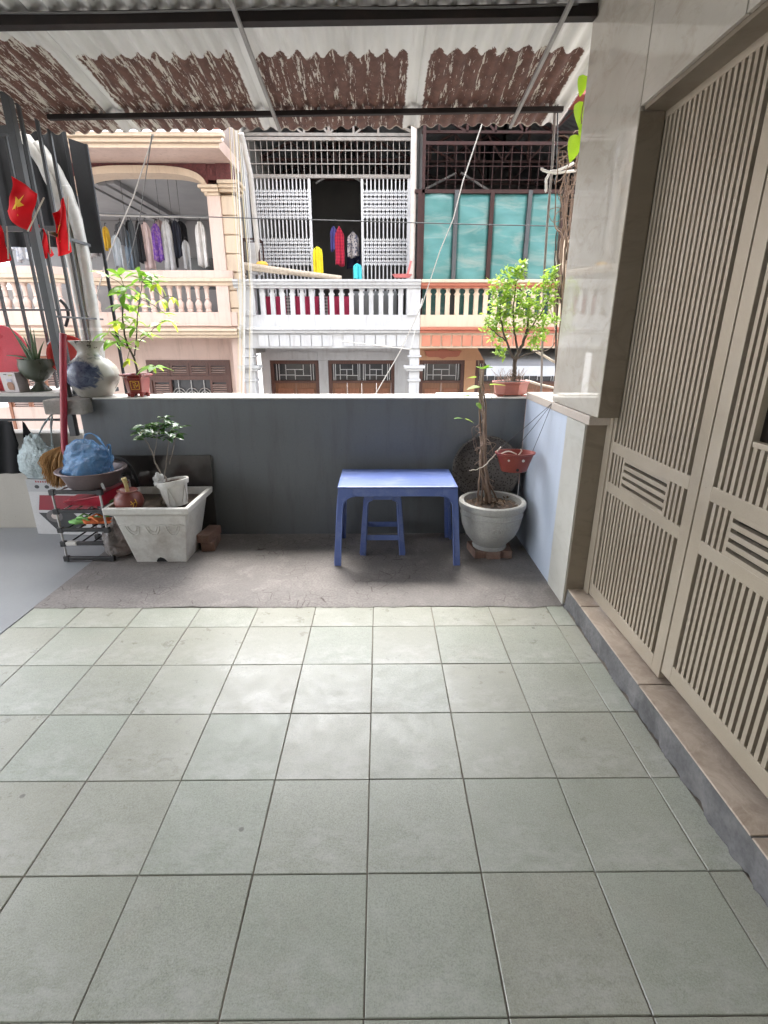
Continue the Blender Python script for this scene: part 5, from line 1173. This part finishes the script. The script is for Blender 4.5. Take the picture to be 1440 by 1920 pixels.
# dark glass sheet leaning on the wall
m = MB(); m.hexa([(-1.86, 3.285, .004), (-1.135, 3.285, .004), (-1.135, 3.295, .004), (-1.86, 3.295, .004)], [(-1.86, 3.335, .58), (-1.135, 3.335, .58), (-1.135, 3.345, .58), (-1.86, 3.345, .58)]); m.build('dark_glass_sheet', mat('smoked_glass', (.055, .05, .048), .16, .3, 3, (.13, .12, .11), .5, bump=0), bevel=.002, label='dark glass sheet leaning against the parapet behind the white planter', cat='glass')
# white rectangular planter
pl = empty('white_planter', (-1.36, 2.98, 0), 'large dirty white rectangular planter with moulded garlands', 'planter')
DWH = mat('dirty_white_plastic', (.60, .585, .55), .5, .08, 6, (.26, .21, .17), .65, .05, .2, 30)
def ringbox(m, lv):    # lv: list of (x0, x1, y0, y1, z)
    vs = []
    for (x0, x1, y0, y1, z) in lv: vs += [(x0, y0, z), (x1, y0, z), (x1, y1, z), (x0, y1, z)]
    m.add(vs, [(4*i+k, 4*i+(k+1) % 4, 4*i+4+(k+1) % 4, 4*i+4+k) for i in range(len(lv)-1) for k in range(4)] + [(3, 2, 1, 0), tuple(4*(len(lv)-1)+k for k in range(4))])
m = MB(); ringbox(m, [(-1.515, -1.205, 2.885, 3.12, .005), (-1.57, -1.145, 2.815, 3.20, .335), (-1.575, -1.14, 2.81, 3.205, .338), (-1.605, -1.115, 2.775, 3.235, .355), (-1.608, -1.112, 2.772, 3.238, .392), (-1.585, -1.135, 2.795, 3.215, .396), (-1.575, -1.145, 2.81, 3.2, .34)])
m.build('tub', DWH, pl, bevel=.005)
m = MB(); m.box((-1.572, 2.813, .335), (-1.148, 3.198, .352)); m.build('soil', SOIL, pl)
def pf(u, v): # point on the sloped front: u 0..1 across, v 0..1 up
    return Vector((-1.515 - .055 * v + (.31 + .115 * v) * u, 2.885 - .07 * v, .005 + .33 * v))
for c_ in (.2, .5, .8):
    for r_ in (.10, .065):
        m = MB(); m.tube([pf(c_ + r_ * math.cos(PI + PI * k / 10), .80 + r_ * 2.0 * math.sin(PI + PI * k / 10)) + Vector((0, -.001, 0)) for k in range(11)], .0035, 6); m.build('garland', DWH, pl, smooth=60)
m = MB(); m.tube([pf(.02 + .96 * k / 14, .80 + .012 * (k % 2)) + Vector((0, -.001, 0)) for k in range(15)], .0045, 6); m.build('beading', DWH, pl, smooth=60)
m = MB(); m.prism([(.40, .0), (.44, .07), (.50, .10), (.57, .07), (.62, .0)], lambda u, v: pf(u, v + .012) + Vector((0, -.0015, 0)), lambda u, v: pf(u, v + .012) + Vector((0, .003, 0))); m.build('drain_hole', BLACKM, pl)
# round white pot standing in it
rp = empty('round_white_pot', (-1.235, 2.94, .352), 'round white pot with soil, tilted, standing in the white planter', 'pot')
RT = Matrix.Rotation(math.radians(-7), 3, 'Y') @ Matrix.Rotation(math.radians(-4), 3, 'X'); rc = Vector((-1.245, 2.965, .355))
m = MB(); m.lathe([(0, 0), (.06, 0), (.082, .125), (.092, .128), (.096, .15), (.096, .158), (.084, .158), (.08, .135), (0, .13)], rc, 30, M=RT); m.build('pot', DWH, rp, smooth=40)
for k in range(10):
    t = 2 * PI * k / 10; m = MB(); m.tube([rc + RT @ Vector(((.064 + .018 * j / 4 + .001) * math.cos(t + .3 * j / 4 * (1 if k % 2 else -1)), (.064 + .018 * j / 4 + .001) * math.sin(t + .3 * j / 4 * (1 if k % 2 else -1)), .02 + .10 * j / 4)) for j in range(5)], .003, 5); m.build('rib', DWH, rp, smooth=60)
m = MB(); m.lathe([(0, .012), (.05, .008), (.081, 0)], rc + RT @ Vector((0, 0, .14)), 18, M=RT, jit=lambda p, t, z: p + Vector((0, 0, .006 * math.sin(7 * t)))); m.build('soil', SOIL, rp, smooth=60)
blob('white_plastic_scrap', m_film('white_scrap_film', (.66, .65, .62), .9, .4), rc + Vector((-.085, -.02, .12)), (.03, .03, .085), 'scrap of white plastic on the rim of the round white pot', 'plastic scrap', [], 5, rough=.3)
# brown clay jar
jr = empty('clay_jar', (-1.515, 2.87, .352), 'small round red-brown clay jar with a gold mark, in the white planter', 'jar')
m = MB(); m.lathe([(0, .0), (.06, 0), (.08, .03), (.083, .05), (.075, .085), (.055, .104), (.052, .112), (.06, .118), (.055, .122), (.045, .112), (0, .10)], (-1.50, 2.89, .353), 30); m.build('body', mat('red_brown_clay', (.17, .045, .035), .42, .2, 6, bump=.06), jr, smooth=50)
m = MB()
for a_ in ((.40, .30), (.46, .52), (.52, .28), (.56, .46)):
    pass
def jp(t, z): r = .0845 - abs(z - .05) * .12; return Vector((-1.50 + r * math.cos(t), 2.89 + r * math.sin(t), .353 + z))
m.tube([jp(-1.0, .07), jp(-.85, .045), jp(-.95, .025)], .002, 4); m.tube([jp(-.7, .08), jp(-.62, .05), jp(-.75, .03)], .002, 4); m.tube([jp(-1.05, .05), jp(-.7, .06)], .002, 4); m.build('gold_mark', GOLD, jr)
m = MB(); m.tube([(-1.50, 2.90, .36), (-1.503, 2.895, .50), (-1.508, 2.89, .545)], [.010, .012, .015], 10); m.build('wooden_handle', mat('yellowed_wood', (.50, .40, .18), .6, .2, 12, (.15, .1, .05), .5), smooth=60, label='yellowed wooden handle sticking out of the clay jar', cat='handle')
# shrub growing in the planter
sh = empty('small_shrub', (-1.38, 3.0, .352), 'small shrub with glossy dark leaves growing in the white planter', 'plant')
sm = MB(); YS = 3.0
def br3(P, a, b): q = curve_pts(P, 5, .002); sm.tube(q, taper(len(q), a, b), 6); return q
s0 = br3([(-1.365, 3.0, .35), at(312, 900, YS), at(302, 890, YS)], .007, .005); s1 = br3([at(304, 893, YS), at(292, 868, YS), at(285, 848, YS), at(275, 828, YS), at(262, 812, YS)], .005, .002); s2 = br3([at(308, 898, YS), at(311, 870, YS + .03), at(314, 845, YS + .03), at(318, 815, YS)], .004, .002); s3 = br3([at(288, 858, YS), at(292, 835, YS - .03), at(296, 812, YS - .03)], .003, .0015); s4 = br3([at(318, 870, YS), at(325, 840, YS), at(330, 815, YS)], .003, .0015)
sm.build('stem', mat('grey_bark', (.19, .16, .13), .85, .2, 20), sh, smooth=60)
ld = leaf_mesh('leaf', LEAFD, .072, .019, .2, .35)
for (x, y, n_) in ((262, 808, 7), (275, 803, 7), (290, 800, 8), (300, 812, 8), (312, 797, 8), (322, 803, 8), (330, 812, 7), (316, 820, 6), (285, 818, 6), (300, 800, 7), (308, 785, 5), (278, 820, 4), (335, 805, 4), (270, 822, 4), (325, 822, 5)):
    q = at(x, y, YS + rnd(-.06, .06)); a0 = rnd(0, 6)
    for k in range(n_): a = a0 + 2 * PI * k / n_ + rnd(-.3, .3); piece('leaf', ld, sh, leafM(q + Vector((rnd(-.01, .01), 0, rnd(-.015, .015))), (math.cos(a), math.sin(a), rnd(-.2, .5)), rnd(-.4, .4), rnd(.65, 1.05)))
tw = MB()
for x, y in ((275, 803), (290, 800), (300, 812), (312, 797), (322, 803), (330, 812), (308, 785), (285, 818)): p = min((s1[-1], s2[-1], s3[-1], s4[-1]), key=lambda p: (p - at(x, y, YS)).length); tw.tube([p, at(x, y, YS)], .0016, 5)
tw.build('twig', MATS['grey_bark'], sh)
# bricks
BRICK = mat('worn_brick', (.21, .125, .095), .9, .25, 12, (.30, .25, .21), .5, .1, .6, 50)
def brick(c, s, yaw, label, grp):
    M_ = Matrix.Rotation(yaw, 3, 'Z'); c = Vector(c); a, b_, h = s; k = [Vector((x * a / 2, y * b_ / 2, 0)) for x, y in ((-1, -1), (1, -1), (1, 1), (-1, 1))]
    m = MB(); m.hexa([c + M_ @ p for p in k], [c + M_ @ p + Vector((0, 0, h)) for p in k]); m.build('brick', BRICK, bevel=.003, label=label, cat='brick', group=grp)
G1 = 'stacked bricks beside the planter'
brick((-1.130, 3.14, .008), (.085, .20, .058), .10, 'lower brick of the stack right of the white planter', G1); brick((-1.135, 3.135, .0675), (.083, .195, .055), -.12, 'upper brick of the stack right of the white planter', G1)
G2 = 'bricks under the grey pot'
brick((.62, 3.0, .008), (.075, .17, .052), .15, 'left brick under the grey stone pot', G2); brick((.71, 2.985, .008), (.085, .17, .052), .0, 'middle brick under the grey stone pot', G2); brick((.80, 3.0, .008), (.075, .17, .052), -.1, 'right brick under the grey stone pot', G2)

# ------------------------------------------------------------------ blue plastic table and stool
BLUE = None
t = NT('blue_plastic'); n1 = t.noise(3, 5, .6); c = t.mix(t.ramp(n1, .3, .7), (.085, .130, .345), (.115, .168, .40))
c = t.mix(t.ramp(t.noise(6, 8, .72, stretch=(1, 2, 1)), .48, .72, 0, .5), c, (.27, .32, .50)); c = t.mix(t.ramp(t.noise(240, 2), .5, .8, 0, .2), c, (.16, .19, .46)); t.out(c, t.ramp(n1, .3, .7, .34, .52), 0, .5); t.bump(t.noise(60, 4), .05, .002); BLUE = t.m
tb = empty('plastic_table', (.104, 3.04, .0), 'faded blue plastic table with arched apron by the parapet', 'table')
tx0, tx1, ty0, ty1, tzz = -.246, .454, 2.84, 3.255, .505
m = MB(); ringbox(m, [(tx0, tx1, ty0, ty1, tzz - .014), (tx0 - .004, tx1 + .004, ty0 - .004, ty1 + .004, tzz - .010), (tx0 - .002, tx1 + .002, ty0 - .002, ty1 + .002, tzz - .003), (tx0 + .01, tx1 - .01, ty0 + .01, ty1 - .01, tzz), (tx0 + .02, tx1 - .02, ty0 + .02, ty1 - .02, tzz - .0015)]); m.build('table_top', BLUE, tb, bevel=.004)
zf, ap = tzz - .0145, .052
m = MB(); m.box((tx0 + .0795, ty0 + .0015, zf - ap + .004), (tx1 - .0795, ty0 + .010, zf)); m.box((tx0 + .0795, ty1 - .010, zf - ap + .004), (tx1 - .0795, ty1 - .0015, zf)); m.box((tx0 + .0015, ty0 + .0795, zf - ap + .004), (tx0 + .010, ty1 - .0795, zf)); m.box((tx1 - .010, ty0 + .0795, zf - ap + .004), (tx1 - .0015, ty1 - .0795, zf)); m.build('apron', BLUE, tb, bevel=.002)
def arch_leg(sx, sy, cx0, cy0, h, splx, sply, top_w, bot_w, apr, R_c, root, mt, thick=.012):
    """corner leg with an L section; inner edge rounds into the apron; cx0, cy0: top corner"""
    def poly(spl, tw_):
        pts = [(spl, 0), (spl - bot_w, 0)]                 # outward positive
        xin_top = -tw_ * .62
        pts.append((xin_top, h - apr - R_c))
        for k in range(1, 7):
            a = PI / 2 * k / 6; pts.append((xin_top - R_c * (1 - math.cos(a)), h - apr - R_c + R_c * math.sin(a)))
        pts += [(-tw_ - R_c * .6, h - apr), (-tw_ - R_c * .6, h), (0, h)]
        return pts
    m = MB()
    m.prism(poly(splx, top_w), lambda u, v: (cx0 + sx * u, cy0 + sy * (sply * (1 - v / h)), v), lambda u, v: (cx0 + sx * (u - .002), cy0 + sy * (sply * (1 - v / h) - thick), v))
    m.prism(poly(sply, top_w), lambda u, v: (cx0 + sx * (splx * (1 - v / h) + .0006), cy0 + sy * (u - .0006), v), lambda u, v: (cx0 + sx * (splx * (1 - v / h) - thick), cy0 + sy * (u - .0006 - .002), v))
    L_ = m.build('leg', mt, root, bevel=.0025, smooth=35)
    P_ = poly(splx, top_w)[1:-2]
    lip = MB(); lip.tube([(cx0 + sx * (u + .003), cy0 + sy * (sply * (1 - v / h) + .001), v) for u, v in P_], .0032, 6); lip.build('moulded_lip', mt, L_, smooth=60)
    P_ = poly(sply, top_w)[1:-2]
    lip = MB(); lip.tube([(cx0 + sx * (splx * (1 - v / h) + .002), cy0 + sy * (u + .003), v) for u, v in P_], .0032, 6); lip.build('moulded_lip', mt, L_, smooth=60)
for sx in (-1, 1):
    for sy in (-1, 1): arch_leg(sx, sy, tx1 if sx > 0 else tx0, ty1 if sy > 0 else ty0, zf - .0005, .036, .022, .040, .040, .045, .075, tb, BLUE)
sl = empty('plastic_stool', (.018, 3.11, .008), 'blue plastic stool pushed under the table', 'stool')
sx0, sx1, sy0, sy1, sz = -.095, .125, 3.005, 3.215, .425
m = MB(); m.box((sx0, sy0, sz - .012), (sx1, sy1, sz)); m.build('seat', BLUE, sl, bevel=.008)
m = MB()
for a, c in (((sx0 + .05, sy0), (sx1 - .05, sy0 + .008)), ((sx0 + .05, sy1 - .008), (sx1 - .05, sy1)), ((sx0, sy0 + .05), (sx0 + .008, sy1 - .05)), ((sx1 - .008, sy0 + .05), (sx1, sy1 - .05))): m.box((a[0], a[1], sz - .055), (c[0], c[1], sz - .0125))
m.build('seat_skirt', BLUE, sl, bevel=.002)
for sx in (-1, 1):
    for sy in (-1, 1): arch_leg(sx, sy, sx1 if sx > 0 else sx0, sy1 if sy > 0 else sy0, sz - .013, .034, .034, .03, .036, .045, .03, sl, BLUE, .009)
def ringbar(z, w):
    k = (1 - z / sz) * .034 - .006
    for a, c in (((sx0 - k + .03, sy0 - k), (sx1 + k - .03, sy0 - k + .008)), ((sx0 - k + .03, sy1 + k - .008), (sx1 + k - .03, sy1 + k)), ((sx0 - k, sy0 - k + .03), (sx0 - k + .008, sy1 + k - .03)), ((sx1 + k - .008, sy0 - k + .03), (sx1 + k, sy1 + k - .03))):
        m = MB(); m.box((a[0], a[1], z), (c[0], c[1], z + w)); m.build('stretcher', BLUE, sl, bevel=.002)
ringbar(.105, .036)

# ------------------------------------------------------------------ grey stone pot with dry vine, old pan, hanging pot
gp = empty('stone_pot', (.70, 3.0, .061), 'round grey-white stone pot with raised medallion, standing on bricks', 'pot')
pc_ = Vector((.70, 3.0, .061)); SPOT = mat('weathered_stone_pot', (.38, .375, .355), .7, .12, 6, (.22, .20, .18), .55, .1, .5, 40)
m = MB(); m.lathe([(0, .0), (.105, 0), (.108, .01), (.10, .025), (.115, .04), (.155, .09), (.18, .15), (.19, .21), (.194, .25), (.19, .258), (.20, .265), (.208, .285), (.206, .305), (.195, .312), (.178, .308), (.172, .27), (0, .262)], pc_, 44); m.build('pot', SPOT, gp, smooth=40)
m = MB(); m.lathe([(.189, .218), (.194, .222), (.195, .228), (.1925, .232)], pc_, 44); m.build('raised_band', SPOT, gp, smooth=60)
m = MB(); fc = pc_ + Vector((.0, -.183, .155))
for r_ in (.04, .026): m.tube([fc + Vector((r_ * math.cos(2*PI*k/20), .004 * 0 + .012 * abs(math.cos(2*PI*k/20)) * (r_ / .04) + (.008 if math.sin(2*PI*k/20) < 0 else -.004) , r_ * .9 * math.sin(2*PI*k/20))) for k in range(21)], .004, 6)
m.tube([fc + Vector((-.012, -.003, 0)), fc + Vector((.012, -.003, 0))], .004, 5); m.tube([fc + Vector((0, -.003, -.012)), fc + Vector((0, -.003, .012))], .004, 5); m.build('medallion', SPOT, gp, smooth=60)
m = MB(); m.lathe([(0, .016), (.09, .012), (.15, .004), (.176, -.004)], pc_ + Vector((0, 0, .272)), 30, jit=lambda p, t, z: p + Vector((0, 0, .007 * math.sin(9 * t + p.length * 60)))); m.build('soil', SOIL, gp, smooth=70)
lit = MB()
for k in range(130):
    a = rnd(0, 6.28); r_ = rnd(0, .16); p = pc_ + Vector((r_ * math.cos(a), r_ * math.sin(a), .283 + rnd(0, .008))); small_leaf(lit, p, (rnd(-1, 1), rnd(-1, 1), rnd(0, .5)), rnd(.02, .045), rnd(.004, .010))
lit.build('dry_leaf_litter', mat('dry_leaf', (.13, .085, .055), .9, .4, 20), gp, kind='stuff')
vn = empty('dry_vine', pc_ + Vector((0, 0, .27)), 'bundle of dry brown vine stems climbing out of the stone pot', 'plant')
for k in range(9):
    x0 = 895 + 4.5 * k; m = MB(); yb = 2.98 + rnd(-.04, .05)
    q = curve_pts([at(x0 + rnd(-6, 10), 942, yb), at(906 + rnd(-6, 6), 870, yb), at(905 + rnd(-6, 9), 800, yb + .03), at(903 + rnd(-5, 7), 740, yb + .05), at(901 + rnd(-8, 8), 690 + rnd(-20, 25), yb + .06)], 7, .0035); m.tube(q, taper(len(q), rnd(.004, .008), .003), 6); m.build('stem', BARKL, vn, smooth=60)
for k in range(14):
    y = rnd(700, 900); m = MB(); q = curve_pts([at(905 + rnd(-5, 5), y, 3.0), at(905 + rnd(-22, 25), y + rnd(-15, 25), 2.97 + rnd(-.05, .05)), at(905 + rnd(-20, 32), y + rnd(0, 50), 2.97 + rnd(-.05, .05))], 5, .003); m.tube(q, .0018, 5); m.build('tendril', BARKL, vn, smooth=60)
m = MB(); q = curve_pts([at(940, 838, 2.95), at(925, 855, 2.9), at(910, 872, 2.88), at(895, 880, 2.87), at(880, 882, 2.87)], 5, .003); m.tube(q, taper(len(q), .004, .002), 6); m.build('pale_twig', BARKW, vn, smooth=60)
lh = leaf_mesh('leaf', LEAFB, .085, .034, .15, .12, True); lhs = leaf_mesh('leaf', LEAFG, .065, .026, .15, .12, True)
for (x, y, dx, dz, me, s_) in ((893, 708, -1, .1, lh, .75), (900, 725, -1, -.05, lh, .95), (917, 722, 1, .15, lh, 1.2), (905, 692, -.6, .3, lhs, .8), (908, 690, .9, .2, lhs, .8), (893, 755, .3, -.3, lhs, .8), (880, 740, -.9, -.3, lhs, .6), (868, 785, -1, .2, lhs, .9), (872, 785, 1, -.3, lh, .75), (908, 692, .2, .3, lhs, .7)):
    piece('leaf', me, vn, leafM(at(x, y, 3.02), (dx, rnd(-.5, -.2), dz), rnd(-.3, .3), s_))
# old round pan leaning in the corner
pn = empty('old_pan', (.70, 3.25, .30), 'rusty speckled round pan leaning against the parapet behind the dry vine', 'pan')
RP = Matrix.Rotation(math.radians(78), 3, 'X'); RP = Matrix.Rotation(math.radians(-12), 3, 'Z') @ RP
tp = NT('speckled_pan'); v_ = tp.vor(70); c = tp.mix(tp.ramp(v_, .25, .45), (.03, .025, .022), (.10, .088, .08)); c = tp.mix(tp.ramp(tp.noise(4, 6), .45, .7, 0, .7), c, (.035, .03, .026)); tp.out(c, .75, 0, .3); tp.bump(v_, .4, .004)
m = MB(); m.lathe([(0, -.015), (.15, -.012), (.19, .0), (.207, .035), (.217, .038), (.219, .045), (.213, .047), (.20, .04), (.183, .008), (.145, -.004), (0, -.006)], (.705, 3.275, .50), 40, M=RP); m.build('dish', tp.m, pn, smooth=50)
# hanging red pot on the side wall
hgp = empty('hanging_pot', (.79, 2.90, .585), 'small red plastic pot hung by wires from the side parapet', 'pot'); hc = Vector((.79, 2.90, .583))
m = MB(); m.lathe([(0, 0), (.072, 0), (.076, .004), (.108, .10), (.116, .103), (.118, .112), (.108, .112), (.10, .10), (.07, .012), (0, .008)], hc, 32, 1.0, .72); pot = m.build('pot', mat('brick_red_plastic', (.22, .042, .03), .4, .15, 6, bump=.04), hgp, smooth=40)
for a_, z_, r_ in ((-2.1, .075, .006), (-1.25, .075, .008), (-1.5, .018, .009)):
    rr = .076 + .032 * z_ / .1; p = hc + Vector((rr * math.cos(a_), rr * .72 * math.sin(a_), z_)); m = MB(); m.lathe([(0, -.003), (r_, -.003), (r_, .0), (0, .0)], p, 10, M=Matrix.Rotation(math.radians(-90), 3, 'X')); m.build('hole', BLACKM if z_ < .05 else CAPW, pot)
nail = Vector((XR - .004, 2.83, .985))
for a_ in (2.75, .25, 1.4): m = MB(); p = hc + Vector((.11 * math.cos(a_), .079 * math.sin(a_), .11)); m.tube([p, p.lerp(nail, .5) + Vector((0, 0, -.004)), nail], .0016, 5); m.build('hanging_wire', WIRED, hgp)
m = MB(); m.tube(curve_pts([hc + Vector((-.09, -.03, .108)), hc + Vector((-.05, -.04, .125)), hc + Vector((0, -.03, .105))], 4), .004, 6); m.tube([hc + Vector((.02, -.0, .09)), hc + Vector((.035, -.01, .12)), hc + Vector((.03, 0, .13))], .004, 6); m.build('dry_twig', BARKW, hgp, smooth=60)

# ------------------------------------------------------------------ poles, sticks and vine outside, right
ip = MB(); ip.tube([at(1042, 178, 3.58), at(1036, 300, 3.60), at(1026, 420, 3.62), at(1020, 520, 3.64), at(1014, 760, 3.66)], .008, 8); ip.build('iron_rod', mat('rusty_rod', (.20, .18, .165), .6, .25, 14, (.16, .08, .05), .5), smooth=60, label='thin iron rod hanging from the roof beam at the right', cat='rod')
m = MB(); m.tube([at(1046, 188, 3.60), at(1044, 330, 3.62), at(1040, 345, 3.62)], .004, 6); m.build('thin_wire', WIRED, label='thin wire beside the iron rod', cat='wire')
rg = empty('white_rag', at(1032, 322, 3.58), 'white rag knotted round the iron rod', 'rag'); RAG = m_cloth('white_rag_cloth', (.70, .68, .64))
for P in ([at(1014, 317, 3.58), at(1030, 323, 3.57), at(1050, 324, 3.58), at(1080, 320, 3.60)], [at(1032, 322, 3.575), at(1050, 318, 3.58), at(1075, 306, 3.62)], [at(1030, 324, 3.57), at(1024, 340, 3.575), at(1024, 360, 3.58)]): m = MB(); q = curve_pts(P, 5, .002); m.tube(q, .008, 7); m.build('strip', RAG, rg, smooth=70)
dv = empty('dead_creeper', at(1060, 740, 3.65), 'tangle of dead creeper twigs beside the stone pillar', 'plant')
for k in range(26):
    m = MB(); x0 = rnd(1038, 1085); yq = 3.62 + rnd(-.08, .15)
    P = [at(x0, rnd(560, 740), yq), at(x0 + rnd(-10, 22), rnd(430, 540), yq), at(x0 + rnd(0, 30), rnd(340, 420), yq), at(x0 + rnd(5, 40), rnd(250, 330), yq)]; q = curve_pts(P, 6, .006); m.tube(q, taper(len(q), rnd(.004, .009), .002), 6); m.build('twig', random.choice((BARKL, BARKL, BARK)), dv, smooth=60)
for k in range(18):
    m = MB(); x0, y0 = rnd(1040, 1088), rnd(255, 420); yq = 3.62 + rnd(-.05, .1)
    P = [at(x0 + 14 * math.cos(a) * rnd(.5, 1.3), y0 + 16 * math.sin(a) * rnd(.5, 1.3), yq) for a in (0, 1.1, 2.3, 3.5, 4.8, 6)]; q = curve_pts(P, 5, .002); m.tube(q, .0022, 5); m.build('tendril', BARKL, dv, smooth=60)
for i, (P, r_, lab) in enumerate((([(1000, 655), (1085, 708), (1115, 740)], .009, 'bleached stick slanting behind the bonsai, upper one'), ([(985, 714), (1040, 728), (1085, 742)], .009, 'bleached stick lying low between the bonsai pot and the pillar'), ([(1022, 545), (1040, 610), (1062, 700)], .007, 'pale thin stick behind the bonsai crown'), ([(1042, 470), (1055, 560), (1080, 690)], .010, 'thick pale stick rising beside the iron rod'), ([(1088, 370), (1060, 440), (1035, 530)], .009, 'dark straight branch crossing the creeper'))):
    m = MB(); q = curve_pts([at(x, y, 3.66 + .03 * i) for x, y in P], 6, .002); m.tube(q, taper(len(q), r_, r_ * .6), 8); m.build('dry_stick', BARKW if i < 4 else BARKL, smooth=60, label=lab, cat='stick', group='dry sticks by the pillar')
lv = empty('climbing_vine', at(1085, 300, 3.0), 'climbing vine with large lime-green leaves at the edge of the stone pillar', 'plant')
m = MB(); q = curve_pts([at(1078, 320, 3.05), at(1090, 270, 3.02), at(1090, 220, 3.0), at(1100, 170, 2.98), at(1106, 130, 2.96)], 6, .002); m.tube(q, .003, 6); m.build('stem', BARKL, lv, smooth=60)
lbig = leaf_mesh('leaf', m_leaf('backlit_leaf', (.20, .36, .02), (.30, .46, .03), .5), .135, .050, .22, .3, True, 8)
for (x, y, dx, dz, s_) in ((1093, 140, -.12, -1, .62), (1086, 190, .12, -1, .86), (1094, 232, -.3, -1, .45), (1080, 252, -.22, -1, .84)): piece('leaf', lbig, lv, Matrix.Translation(at(x, y, 3.0)) @ Matrix(((dz * -1 * .95, dx, 0), (.25, 0, -1), (dx, dz, .25))).to_4x4() @ Matrix.Scale(s_, 4))
